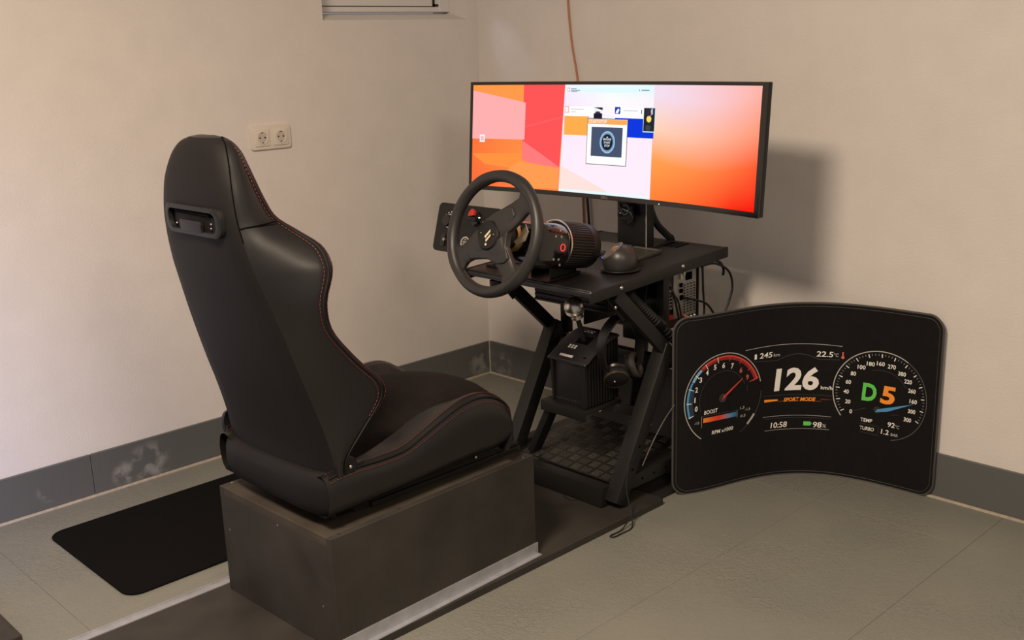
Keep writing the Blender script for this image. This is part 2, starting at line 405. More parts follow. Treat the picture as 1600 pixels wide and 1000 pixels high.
# ------------------------------------------------------------------ seat box
BX0, BX1, BY0, BY1, BZ = .8745, 1.3314, -1.719, -1.0777, .2986
BA = .02645
def BR(x, y, z):
    c, s = math.cos(BA), math.sin(BA); dx, dy = x-BX1, y-BY1
    return V((BX1+c*dx-s*dy, BY1+s*dx+c*dy, z))
def seat_box():
    t = thing('seat_box', 'dark plywood box carrying the black racing seat', 'box', (1.10, -1.40, BT))
    th = .018; e = .0006
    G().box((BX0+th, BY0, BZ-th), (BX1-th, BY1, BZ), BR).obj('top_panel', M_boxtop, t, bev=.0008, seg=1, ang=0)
    G().box((BX1-th+e, BY0, BT+.0005), (BX1, BY1, BZ), BR).obj('side_panel', M_wood, t, bev=.0008, seg=1, ang=0)
    G().box((BX0, BY0, BT+.0005), (BX0+th-e, BY1, BZ), BR).obj('side_panel', M_wood, t, bev=.0008, seg=1, ang=0)
    G().box((BX0+th, BY0, BT+.0005), (BX1-th, BY0+th, BZ-th-e), BR).obj('end_panel', M_wood, t, bev=.0008, seg=1, ang=0)
    G().box((BX0+th, BY1-th, BT+.0005), (BX1-th, BY1, BZ-th-e), BR).obj('end_panel', M_wood, t, bev=.0008, seg=1, ang=0)
    for x, y in ((BX1-.009, BY1-.03), (BX1-.009, BY1-.20), (BX1-.009, BY0+.03), (BX1-.009, BY0+.20), (BX0+.009, BY0+.03), (BX0+.009, BY1-.03), (BX0+.16, BY0+.009)):
        p = BR(x, y, BZ-.0004); G().cyl(p, p+V((0, 0, .0012)), .0032, 10).obj('screw', M_bolt, t)
    for x, z in ((BX1-.05, .12), (BX0+.25, .27), (BX0+.03, .19)):
        p = BR(x, BY0, z); G().cyl(p, p-V((0, .001, 0)), .0030, 10).obj('screw', M_bolt, t)
seat_box()
g = G().box((BX1+.0006, BY0, BT+.0006), (BX1+.0036, BY1+.004, BT+.033), BR).box((BX1+.0036, BY0, BT+.0006), (BX1+.018, BY1+.004, BT+.0026), BR)
tag(g.obj('aluminium_angle', M_alu, None, ang=0), 'silver aluminium angle strip along the foot of the seat box', 'metal strip')

# ------------------------------------------------------------------ racing seat
SX = 1.10
def seat():
    t = thing('racing_chair', 'black leather racing bucket seat with red stitching', 'chair', (SX, -1.40, BZ))
    # z, yb, wb, wf, yf   (rear crease line / front bolster edge)
    tab = [(.405, -1.684, .212, .222, -1.640), (.46, -1.686, .220, .232, -1.646), (.52, -1.699, .218, .240, -1.600), (.58, -1.716, .214, .245, -1.548),
           (.62, -1.729, .211, .248, -1.553), (.66, -1.741, .208, .248, -1.592), (.70, -1.753, .204, .247, -1.628), (.76, -1.770, .198, .248, -1.672), (.82, -1.787, .188, .252, -1.682),
           (.875, -1.803, .177, .252, -1.664), (.905, -1.810, .171, .244, -1.660), (.935, -1.816, .165, .220, -1.664), (.965, -1.820, .160, .178, -1.690), (.995, -1.823, .154, .150, -1.722),
           (1.03, -1.823, .147, .140, -1.738), (1.07, -1.820, .138, .130, -1.750), (1.105, -1.813, .124, .116, -1.757), (1.130, -1.806, .108, .100, -1.760), (1.148, -1.797, .088, .080, -1.766), (1.158, -1.787, .060, .052, -1.772)]
    N = 62; back = []; cover = []; edge = []; edge2 = []; seamL = []
    for k in range(N+1):
        z, yb, wb, wf, yf = cat(tab, (len(tab)-1)*k/N)
        dep = yf-yb; yc = yb+max(.035, min(.085, dep-.035)) if z < 1.02 else yf+.004
        if z > 1.14: yc = yf
        half = [(0, yb-.018), (.35*wb, yb-.0165), (.7*wb, yb-.010), (.92*wb, yb-.002), (wb, yb+.008)]
        back.append([V((SX-x, y, z)) for x, y in reversed(half[1:])]+[V((SX+x, y, z)) for x, y in half])
        s0 = V((wb, yb+.008)); s1 = V((wf, yf-.010)); nrm = V((s1.y-s0.y, -(s1.x-s0.x)));
        nrm = nrm.normalized() if nrm.length else V((1, 0)); bul = .010
        side = [s0, s0.lerp(s1, .12)+nrm*bul*.25, s0.lerp(s1, .35)+nrm*bul*.9, s0.lerp(s1, .62)+nrm*bul, s0.lerp(s1, .86)+nrm*bul*.5, s1,
                V((wf-.004, yf+.002)), V((wf-.016, yf+.006)), V((max(wf-.035, wf*.7), yf-.004)), V((max(wf-.07, wf*.5), lerp(yf, yc, .8))), V((wb*.32, yc)), V((0, yc))]
        cover.append([V((SX+p.x, p.y, z)) for p in side]+[V((SX-p.x, p.y, z)) for p in reversed(side[:-1])])
        edge.append(V((SX+s0.lerp(s1, .93).x+nrm.x*.0048, s0.lerp(s1, .93).y+nrm.y*.0048, z)))
        edge2.append(V((SX+wf-.0005, yf-.0005, z)))
        seamL.append(V((SX-s0.lerp(s1, .93).x-nrm.x*.0048, s0.lerp(s1, .93).y+nrm.y*.0048, z)))
    bp = G().loft(back, False).obj('back_panel', M_backcloth, t, ang=60)
    cv = G().loft(cover, False)
    # close the top
    top = [p for p in back[-1]]; n0 = len(cv.v)
    cv.obj('bolster_cover', M_leather, t, ang=60)
    ct = V((SX, -1.782, 1.1605)); ringtop = back[-1]+list(cover[-1][1:-1])
    capg = G(); ring = back[-1]+cover[-1][1:-1]
    mid = [p.lerp(ct, .45)+V((0, 0, .0022)) for p in ring]
    capg.loft([ring, mid], True); o0 = len(capg.v); capg.v.append(ct+V((0, 0, .0006))); n = len(ring)
    capg.f += [(n+i, n+(i+1) % n, o0) for i in range(n)]
    capg.obj('headrest_top', M_leather, t, ang=80)
    # bottom closing
    ring = back[0]+cover[0][1:-1]; G().add(ring, [tuple(range(len(ring)))]).obj('backrest_underside', M_backcloth, t, ang=0)
    def stitches(path, name, r=.0009, dash=.0055, gap=.003):
        g = G(); L = 0; pos = []; 
        cum = [0]
        for a, b in zip(path, path[1:]): cum.append(cum[-1]+(b-a).length)
        def at(s):
            for i in range(len(cum)-1):
                if cum[i+1] >= s: return path[i].lerp(path[i+1], (s-cum[i])/max(cum[i+1]-cum[i], 1e-6))
            return path[-1]
        s = 0
        while s+dash < cum[-1]:
            g.tube([at(s), at(s+dash)], r, 4); s += dash+gap
        o = g.obj(name, M_stitch, t, ang=0); o['label'] = 'dark red stitching'; o['kind'] = 'stuff'; return o
    stitches(edge[8:], 'stitching'); stitches(edge2[8:], 'stitching'); stitches(seamL[16:], 'stitching')
    # leather piping between the two stitch rows and cross seam below the headrest
    G().tube([(a+b)*.5 for a, b in zip(edge, edge2)], .0024, 6).obj('piping', M_backcloth, t)
    k = min(range(N+1), key=lambda i: abs(back[i][0].z-.985)); row = [p+V((.0008, -.0004, .000)) for p in cover[k][:5]]
    G().tube([p+V((0, 0, .010*i/5)) for i, p in enumerate(row)], .0016, 6).obj('cross_seam', M_hole, t)
    row = [b[-1]+V((.0006, -.0006, 0)) for b in back if b[0].z > .95]
    G().tube(row, .0015, 6).obj('side_seam', M_hole, t)
    # belt slot plate on the back
    def bpt(x, z):
        i = min(range(N+1), key=lambda i: abs(back[i][0].z-z)); i = max(1, min(N-1, i))
        a = back[i-1] if back[i][0].z > z else back[i]; b = back[i] if back[i][0].z > z else back[i+1]
        f = (z-a[0].z)/(b[0].z-a[0].z); r = [p.lerp(q2, f) for p, q2 in zip(a, b)]
        for p, q2 in zip(r, r[1:]):
            if p.x <= x <= q2.x: return p.lerp(q2, (x-p.x)/(q2.x-p.x))
        return r[0] if x < r[0].x else r[-1]
    PC = (SX+.020, .992)
    def plate(pts, off, th, name, m, parent, bev=0):
        front = [bpt(PC[0]+a, PC[1]+b)+V((0, -off, 0)) for a, b in pts]
        return G().prism(front, (0, -th, 0)).obj(name, m, parent, bev=bev, seg=2)
    W_, H_ = .218, .062
    out = rrect(W_, H_, .022, 6)
    slot = plate(rrect(W_-.028, H_-.018, .016, 6), -.004, .0050, 'slot_dark_plate', M_hole, t)  # black plate instead of an open hole; the slot's dark is its colour
    # raised frame: outer ring and a centre tongue
    inn = rrect(W_-.030, H_-.020, .016, 6); no = len(out)
    g = G()
    def P3(p, off): return bpt(PC[0]+p[0], PC[1]+p[1])+V((0, -off, 0))
    g.loft([[P3(p, 0) for p in out], [P3(p, .012) for p in out], [P3(p, .012) for p in inn], [P3(p, .001) for p in inn]], True, False)
    pf = g.obj('slot_frame', M_plastic, t, bev=.0015)
    tongue = [(-.044, -.0225), (.042, -.0225), (.042, -.005), (.037, .001), (-.039, .001), (-.044, -.005)]
    plate(tongue, .004, .0072, 'slot_tongue', M_plastic, t, bev=.0012)
    G().tube([P3((-.06, .016), .004), P3((.07, .014), .004)], .0045, 8).obj('slot_rod', M_hole, t)
    for a, b in ((-.073, -.012), (.068, -.003), (.066, -.012)):
        p = P3((a, b), .003); G().ball(p, .0024, 8).obj('slot_rivet', M_bolt, t)
    # cushion: rows from rear to front: bolster y, bolster crest z, pad y, pad z
    ctab = [(-1.705, .425, -1.700, .40), (-1.66, .432, -1.62, .410), (-1.60, .431, -1.56, .420), (-1.55, .429, -1.50, .432), (-1.485, .432, -1.425, .452), (-1.425, .453, -1.35, .478),
            (-1.362, .479, -1.27, .492), (-1.302, .498, -1.20, .486), (-1.240, .500, -1.135, .468), (-1.190, .482, -1.095, .446), (-1.160, .455, -1.070, .418), (-1.150, .425, -1.062, .385), (-1.156, .375, -1.068, .350), (-1.170, .336, -1.085, .330)]
    Nc = 44; rows = []; pad = []; crest = []; crest2 = []; crL = []
    for k in range(Nc+1):
        tt = (len(ctab)-1)*k/Nc; yb, zc, yp, zp = cat(ctab, tt)
        zb = lerp(.330, .350, min(1, k/Nc*1.25)) if k < 40 else lerp(.350, .336, (k-40)/4)
        def pt(x, f, z): return V((SX+x, lerp(yb, yp, f), z))
        h = max(zc-zb, .004); fl = min(1, h/.10)
        xo = .232
        R_ = [(xo-.060, .1, zb+.002), (xo-.018, 0, zb+.02*h), (xo-.005, 0, zb+.16*h), (xo+.002, 0, zb+.42*h), (xo+.003, 0, zb+.66*h), (xo-.003, 0, zb+.88*h), (xo-.011, 0, zb+.985*h), (xo-.024, .03, zc+.004*fl), (xo-.045, .10, zc-.002*fl), (xo-.072, .30, lerp(zc, zp, .5)-.006*fl), (xo-.092, .55, zp-.010*fl)]
        rows.append([pt(x, f, z) for x, f, z in R_])
        P_ = [(-.145, .58, zp-.016*fl), (-.136, .66, zp-.003*fl), (-.10, .85, zp+.006*fl), (-.05, .97, zp+.010*fl), (0, 1, zp+.011*fl), (.05, .97, zp+.010*fl), (.10, .85, zp+.006*fl), (.136, .66, zp-.003*fl), (.145, .58, zp-.016*fl)]
        pad.append([pt(x, f, z) for x, f, z in P_])
        crest.append(pt(xo-.0035, 0, zb+.90*h)+V((.0015, 0, 0))); crest2.append(pt(xo-.022, .02, zc+.005*fl))
    mir = lambda p: V((2*SX-p.x, p.y, p.z))
    for s_, nm in ((0, 'cushion_bolster'), (1, 'cushion_bolster')):
        rr = [[mir(p) for p in r] for r in rows] if s_ else rows
        G().loft(rr, False).obj(nm, M_leather, t, ang=60)
    G().loft(pad, False).obj('cushion_pad', M_suede, t, ang=60)
    stitches(crest[1:38], 'stitching', .0008); stitches(crest2[1:38], 'stitching', .0008)
    G().tube([a.lerp(b, .45)+V((.0022, 0, .002)) for a, b in zip(crest, crest2)][1:40], .0030, 6).obj('piping', M_backcloth, t)
    stitches([mir(p) for p in crest2[1:38]], 'stitching', .0008)
    # rear apron wrapping below the backrest and the seat pan
    ap = []
    for i in range(17):
        a = -PI/2+PI*i/16; x = math.sin(a); e = abs(x)**6
        xx = SX+x*.226
        yr = -1.722+.030*e
        ap.append([V((xx, yr+.026, .322)), V((xx, yr+.008, .334)), V((xx, yr, .36)), V((xx, yr+.001, .395)), V((xx, yr+.007, .418+.006*x)), V((xx, yr+.022, .427+.006*x)), V((xx, yr+.05, .424))])
    G().loft(ap, False).obj('rear_apron', M_backcloth, t, ang=60)
    G().box((SX-.185, -1.69, .331), (SX+.185, -1.10, .345)).obj('seat_pan', M_steel, t, bev=.004)
    G().box((SX-.150, -1.66, .345), (SX+.150, -1.14, .385)).obj('foam_base', M_backcloth, t, bev=.004)
    # hinges, lever
    for s_ in (1, -1):
        x = SX+s_*.219
        h = G().lathe([(.001, 0), (.027, 0), (.027, .008), (.022, .012), (.001, .012)], (x-.004*s_, -1.645, .437), (s_, 0, 0), 24).box((x-.002, -1.69, .405), (x+.004, -1.60, .440)).obj('hinge', M_plastic, t)
        G().ball((x+.011*s_, -1.641, .440), .0045, 10).obj('hinge_bolt', M_bolt, h)
    pth = smooth_path([(SX-.236, -1.668, .475), (SX-.252, -1.675, .462), (SX-.258, -1.678, .435), (SX-.252, -1.672, .400), (SX-.232, -1.655, .368), (SX-.205, -1.64, .350)], 5)
    rg = []
    for p in pth: rg.append([p+V((0, -.004, 0)), p+V((.014, -.004, .004)), p+V((.014, .05, .004)), p+V((0, .05, 0))])
    G().loft(rg, True, True).obj('recline_lever_cover', M_plastic, t, bev=.001)
    # slide rails
    for s_ in (1, -1):
        x = SX+s_*.160
        r = G().box((x-.020, -1.555, BZ+.0005), (x+.020, -1.075, BZ+.013)).box((x-.014, -1.555, BZ+.013), (x+.014, -1.075, BZ+.0225)).obj('slide_rail', M_steel, t, bev=.001, seg=1)
        G().box((x-.011, -1.58, BZ+.0226), (x+.017, -1.12, BZ+.032)).obj('rail_runner', M_gloss, r, bev=.001, seg=1)
        for y in (-1.52, -1.23): G().ball((x+.020, y, BZ+.026), .0048, 10, (.6, 1, 1)).obj('rail_bolt', M_bolt, r)
        G().box((x-.012, -1.60, BZ+.0005), (x+.012, -1.5552, BZ+.0225)).obj('rail_end', M_steel, r)
seat()

# ------------------------------------------------------------------ simulator rig (tilted desk on a steel frame)
def D(x, y, h=0): return V((x, y, .683+.047*(y+.82)+h))
DX0, DX1, DY0, DY1 = .822, 1.313, -.826, -.217
def rig():
    t = thing('racing_rig_stand', 'black steel simulator rig frame with a small tilted desk top', 'rig', (1.07, -.45, BT))
    top = G().box((DX0, DY0, -.004), (DX1, DY1, 0), D).obj('desk_top', M_desk, t, bev=.001, seg=1)
    G().box((DX0, DY0, -.020), (DX1, DY0+.003, -.0042), D).box((DX0, DY0-.004, -.0135), (DX1, DY0-.0002, -.0045), D).obj('front_lip', M_desk, top, bev=.0008, seg=1)
    for i in range(4):
        x = 1.124+.0200*i; G().prism([D(x, -.302, .0003), D(x+.0110, -.302, .0003), D(x+.0110, -.235, .0003), D(x, -.235, .0003)], (0, 0, .0005)).obj('vent_slot', M_hole, top, ang=0)
    for s_ in (-1, 1):
        x0, x1 = (DX1+.0006, DX1+.011) if s_ > 0 else (DX0-.011, DX0-.0006)
        G().box((x0, DY0-.010, -.031), (x1, DY1+.002, .001), D).obj('side_rail', M_steel, t, bev=.0018)
        xo = x1 if s_ > 0 else x0
        for y, h in ((-.715, -.014), (-.44, -.012)):
            p = D(xo, y, h); G().ball(p, .0062, 12, (.7, 1, 1)).obj('bolt', M_bolt, t)
        p = D(xo-.004*s_, DY0-.0105, -.001); G().ball(p, .0026, 8).obj('screw', M_bolt, t)
        # struts: desk front down to base rear
        xs = 1.307 if s_ > 0 else .842
        A = V((xs, -.722, .655)); B = V((xs, -.145, .120))
        G().bar(A, B, .020, .040, (0, .7, .7)).obj('strut', M_steel, t, bev=.002)
        # plate bracket at the top of the strut
        G().bar((xs-.012*s_, -.735, .655), (xs-.012*s_, -.665, .575), .004, .030, (0, .7, .7)).obj('bracket', M_steel, t, bev=.001)
        p = V((xs-.006*s_+.008, -.722, .618)); G().ball(p, .005, 10, (.7, 1, 1)).obj('bolt', M_bolt, t)
        # lower leg
        xl = 1.298 if s_ > 0 else .855
        lo, hi = V((xl, -.720, .034)), V((xl, -.487, .462))
        lg = G().bar(lo, hi, .046, .046, (0, 1, .5)).obj('leg', M_steel, t, bev=.0025)
        d = (hi-lo).normalized()
        for f in (.10, .22, .36):
            p = lo+d*(f*.49)+V((.0232*s_, .0, 0)); G().cyl(p, p+V((.0006*s_, 0, 0)), .0042, 10).obj('bolt_hole', M_hole, lg)
        p = lo+d*.10+V((0, -.024, -.010)); G().cyl(p, p+V((0, -.001, .0004)), .0045, 10).obj('bolt_hole', M_hole, lg)
        p = hi+V((.024*s_, .035, -.035)); G().ball(p, .006, 10).obj('bolt', M_bolt, lg)
        # base side beam
        sb = G().box((xl-.020, -.700, .066), (xl+.020, -.110, .106)).obj('base_beam', M_steel, t, bev=.002)
        for k in range(5):
            p = V((xl+.0202*s_, -.62+.055*k, .086)); G().cyl(p, p+V((.0006*s_, 0, 0)), .0042, 10).obj('bolt_hole', M_hole, sb)
        G().box((xl-.020, -.150, .0005), (xl+.020, -.110, .066)).obj('foot', M_steel, t, bev=.002)
        # upright behind
        xp = 1.262 if s_ > 0 else .872
        G().bar((xp, -.455, .42), (xp, -.455, .690), .028, .028, (0, 1, 0)).obj('upright', M_steel, t, bev=.0015)
    G().box((.878, -.752, .022), (1.275, -.710, .082)).obj('front_beam', M_steel, t, bev=.0025)
    G().box((.875, -.150, .070), (1.278, -.112, .105)).obj('rear_beam', M_steel, t, bev=.002)
    G().box((.832, -.470, .380), (1.297, -.440, .410)).obj('cross_beam', M_steel, t, bev=.002)
    for x in (.90, 1.25): G().cyl((x, -.731, BT+.0002), (x, -.731, .022), .014, 14).obj('foot_pad', M_rubber, t)
    # tread plate
    a, b = V((0, -.706, .086)), V((0, -.395, .128))
    def TP(x, f, h=0): p = a.lerp(b, f); return V((x, p.y, p.z+h))
    tp = G().add([TP(.880, 0), TP(1.274, 0), TP(1.274, 1), TP(.880, 1), TP(.880, 0, -.003), TP(1.274, 0, -.003), TP(1.274, 1, -.003), TP(.880, 1, -.003)], [(0, 1, 2, 3), (7, 6, 5, 4), (0, 4, 5, 1), (1, 5, 6, 2), (2, 6, 7, 3), (3, 7, 4, 0)]).obj('tread_plate', mat('tread_plate_black', (.013, .0125, .0115), .38, .2), t, ang=0)
    g = G(); nx, ny = 9, 8
    for i in range(nx):
        for j in range(ny):
            cx = .895+(i+.5)*(.365/nx); f0 = (j+.5)/ny; hz = (i+j) % 2
            for k in range(4):
                o = (k-1.5)*.0080
                if hz:
                    x0, x1 = cx-.015, cx+.015; ff = f0+o/.31
                    q = [TP(x0, ff-.0030, .0001), TP(x1, ff-.0030, .0001), TP(x1, ff+.0030, .0001), TP(x0, ff+.0030, .0001)]
                else:
                    fa, fb = f0-.045, f0+.045; x0 = cx+o
                    q = [TP(x0-.0011, fa, .0001), TP(x0+.0011, fa, .0001), TP(x0+.0011, fb, .0001), TP(x0-.0011, fb, .0001)]
                c = (q[0]+q[2])*.5+V((0, 0, .0018)); tq = [p.lerp(c, .35)+V((0, 0, .0012)) for p in q]
                g.add(q+tq, [(4, 5, 6, 7), (0, 1, 5, 4), (1, 2, 6, 5), (2, 3, 7, 6), (3, 0, 4, 7)])
    o = g.obj('tread_pattern', mat('tread_bar_pale', (.14, .13, .11), .33, .5), tp, ang=0); o['kind'] = 'stuff'  # bars much paler than the black plate, for contrast
    kp = G().prism([(.90, -.396, .128), (1.272, -.396, .128), (1.272, -.300, .315), (.90, -.300, .315)], (0, .003, -.001)).obj('kick_panel', M_steel, t, ang=0)
    for x, z in ((1.16, .150), (.95, .150), (1.24, .29)):
        y = -.396+(z-.128)*.513; p = V((x, y-.001, z)); G().lathe([(.0035, 0), (.0065, 0), (.0065, .0012), (.0035, .0012)], p, (0, -.89, .45), 14).obj('washer', M_bolt, kp)
    # shifter bracket
    G().box((1.035, -.745, .288), (1.215, -.590, .300)).obj('shifter_shelf', M_steel, t, bev=.0015)
    G().box((1.035, -.749, .268), (1.215, -.745, .300)).obj('shelf_flange', M_steel, t, bev=.001)
    G().bar((1.060, -.715, .286), (.945, -.690, .100), .022, .040, (0, 1, 0)).obj('shelf_strut', M_steel, t, bev=.002)
    G().bar((1.190, -.64, .286), (1.255, -.52, .245), .014, .030, (0, 0, 1)).bar((1.255, -.52, .245), (1.278, -.63, .245), .014, .030).obj('shelf_arm', M_steel, t, bev=.0015)
    # slanted side plate behind the headphones
    G().bar((1.165, -.46, .230), (1.165, -.40, .680), .006, .060, (0, 1, 0)).obj('side_plate', M_steel, t, bev=.001)
    # little clamp below the desk front
    G().lathe([(.001, 0), (.016, 0), (.020, .010), (.020, .022), (.012, .028), (.001, .028)], D(.915, -.80, -.050), (0, 0, 1), 20).obj('clamp_knob', M_plastic, t)
    G().cyl(D(.915, -.80, -.030), D(.915, -.80, -.003), .006, 10).obj('clamp_screw', M_bolt, t)
rig()

# ------------------------------------------------------------------ wheel base with steering wheel
WK = .960; WC = V((1.144, -1.016, .8476)); WN = V((.02589, -.95875, .28308)); WR = V((.99964, .027, 0)); WU = V((-.00764, .28297, .9591))
def Wp(a, b, t=0): return WC+WR*(a*WK)+WU*(b*WK)-WN*t
def sim_wheel():
    t = thing('sim_steering_wheel', 'black leather three-spoke steering wheel on its direct drive motor base', 'steering wheel', D(1.06, -.70, .001))
    path = [Wp(.1592*math.cos(2*PI*i/72), .1592*math.sin(2*PI*i/72)) for i in range(72)]
    rad = []
    for i in range(72):
        a = 360*i/72; r = .0158
        for th in (62, 118, 212, 318):
            d = abs((a-th+180) % 360-180)
            r += .0016*math.exp(-(d/9)**2)
        rad.append(r)
    rim = G().tube(path, rad, 16, True).obj('rim', M_rim, t)
    seam = [Wp(.1445*math.cos(math.radians(a)), .1445*math.sin(math.radians(a)), -.001) for a in range(120, 212, 2)]
    o = G().tube(seam, .0011, 5).obj('rim_seam', M_hole, rim)
    # spokes (flat plates with thickness) and hub
    def spoke(ang, w0, w1, flare):
        ca, sa = math.cos(math.radians(ang)), math.sin(math.radians(ang))
        def L(p, q, tt): return Wp(p*ca-q*sa, p*sa+q*ca, tt)
        rows = []
        for p, wd, dep, th in ((.030, w0, -.010, .020), (.065, w0*.98, -.006, .019), (.095, lerp(w0, w1, .6), .000, .017), (.122, w1, .002, .015), (.140, w1*flare, .000, .013), (.152, w1*flare*1.6, .000, .011)):
            rows.append([L(p, -wd, dep), L(p, -wd*.7, dep-.004), L(p, 0, dep-.005), L(p, wd*.7, dep-.004), L(p, wd, dep), L(p, wd*.9, dep+th), L(p, -wd*.9, dep+th)])
        return G().loft(rows, True, True).obj('spoke', M_hub, t, bev=.0015, ang=50)
    spoke(44, .036, .027, 1.5); spoke(-52, .031, .024, 1.45); spoke(-147, .035, .027, 1.5)
    hub = G().prism([Wp(p[0], p[1], -.010) for p in [(-.078, -.066), (-.066, -.078), (-.030, -.072), (.0, -.070), (.040, -.080), (.066, -.074), (.078, -.060), (.060, -.030), (.058, .0), (.064, .030), (.076, .058), (.062, .078), (.040, .076), (.0, .058), (-.030, .036), (-.056, -.004), (-.076, -.046)]], WN*-.022).obj('hub', M_hub, t, bev=.005, seg=3)
    G().lathe([(.001, 0), (.039, 0), (.039, .006), (.036, .010), (.033, .0085), (.001, .0078)], Wp(-.007, -.006, -.008), WN, 36).obj('horn_cap', M_plastic, hub)
    e = .0168
    cx, cy = -.007, -.006
    for k, pts in enumerate(([(-.0085, -.004), (-.004, -.009), (.011, .010), (.010, .0165)], [(-.003, -.014), (.001, -.0185), (.014, -.002), (.013, .0045)])):
        G().prism([Wp(cx+x, cy+y, -e) for x, y in pts], WN*.0008).obj('badge_stripe', mat('badge_cream', (.72, .60, .40), .4), hub, ang=0)
    G().cyl(Wp(cx+.001, cy-.0255, -e), Wp(cx+.001, cy-.0255, -e-.0008), .0034, 12).obj('badge_dot', MATS['badge_cream'], hub)
    for x in (-.024, .024): G().cyl(Wp(cx+x, cy+.004, -e), Wp(cx+x, cy+.004, -e-.0005), .0014, 8).obj('badge_mark', MATS['badge_cream'], hub)
    # quick release, paddle
    G().cyl(Wp(0, 0, .010), Wp(0, 0, .112), .032, 24).obj('quick_release', M_plastic, t)
    G().cyl(Wp(0, 0, .055), Wp(0, 0, .078), .037, 28).obj('gold_collar', M_gold, t)
    pd = [(.045, -.012), (.062, -.020), (.088, -.006), (.094, .020), (.078, .040), (.062, .030), (.070, .012), (.060, .0)]
    G().prism([Wp(x, y, .032) for x, y in pd], WN*-.004).obj('shift_paddle', mat('paddle_alloy', (.6, .5, .36), .3, .9), t, bev=.001)
    # motor base: axis a little flatter than the rim axis
    ax = V((-.020, math.cos(math.radians(11.0)), -math.sin(math.radians(11.0)))).normalized(); BO = WC+ax*.014+V((0, 0, -.017)); rx = WR; ux = rx.cross(ax)
    def Q(a, b, tt): return BO+rx*a+ux*b+ax*tt
    rows = []
    for tt, wx, hz, r in ((.078, .050, .046, .018), (.082, .060, .055, .02), (.095, .066, .060, .022), (.15, .068, .062, .028), (.205, .066, .063, .045), (.218, .063, .062, .050)):
        rows.append([Q(a, b-.004, tt) for a, b in rrect(2*wx, 2*hz, r, 5)])
    G().loft(rows, True, True).obj('front_housing', M_gloss, t, ang=40)
    G().lathe([(.0660, .2185), (.0685, .2185), (.0692, .2225), (.0660, .2232)], BO, ax, 48).obj('chrome_ring', M_chrome, t)
    prof = [(.001, .2190), (.0598, .2190), (.0605, .2232)]
    k = .2245
    while k < .318:
        prof += [(.0612, k), (.0612, k+.0028), (.0590, k+.0034), (.0590, k+.0044)]; k += .0050
    prof += [(.0600, .320), (.001, .320)]
    # longitudinal cooling ribs
    g = G(); n = 100; rings = []
    for tt in (.2235, .228, .314, .320):
        ring = []
        for i in range(n*2):
            r = (.0655 if (i//2) % 2 else .0634)*(.985 if tt in (.2235, .320) else 1); aa = 2*PI*i/(n*2)
            ring.append(Q(r*math.cos(aa), r*math.sin(aa), tt))
        rings.append(ring)
    g.loft(rings, True, True).obj('ribbed_drum', M_plastic, t, ang=20)
    G().lathe([(.001, .3202), (.0640, .3202), (.0645, .325), (.0635, .350), (.056, .360), (.001, .361)], BO, ax, 48).obj('rear_cap', M_plastic, t)
    led = G().lathe([(.0080, 0), (.0102, 0), (.0102, .0012), (.0080, .0012)], Q(.0682, -.004, .182), rx, 24).obj('power_ring', emis('red_led', (1.0, .055, .05), 1.25), t); led['label'] = 'glowing red power ring'
    for b, tt in ((.040, .130), (.042, .165), (.025, .150), (.025, .172), (-.037, .150), (-.037, .170), (-.052, .120), (-.052, .185)):
        p = Q(.0675 if abs(b) < .05 else .060, b, tt); G().cyl(p, p+rx*.0012, .0036, 10).obj('housing_screw', M_bolt if tt > .14 else M_dgrey, t)
    # foot bracket on the desk
    ft = G()
    ft.box((1.030, -.822, .0010), (1.152, -.690, .0040), D)
    ft.obj('foot_plate', M_steel, t, bev=.0008, seg=1)
    for xx in (1.060, 1.134):
        G().add([D(xx, -.800, .004), D(xx+.003, -.800, .004), D(xx+.003, -.692, .004), D(xx, -.692, .004), D(xx, -.800, .045), D(xx+.003, -.800, .045), D(xx+.003, -.692, .045), D(xx, -.692, .045)], [(0, 3, 2, 1), (4, 5, 6, 7), (0, 1, 5, 4), (1, 2, 6, 5), (2, 3, 7, 6), (3, 0, 4, 7)]).obj('foot_web', M_steel, t, bev=.0008, seg=1)
    G().prism([D(1.122, -.822, .0041), D(1.152, -.822, .0041), D(1.152, -.690, .0041), D(1.122, -.690, .0041)], (0, 0, .002)).obj('foot_flange', M_steel, t, ang=0)
sim_wheel()

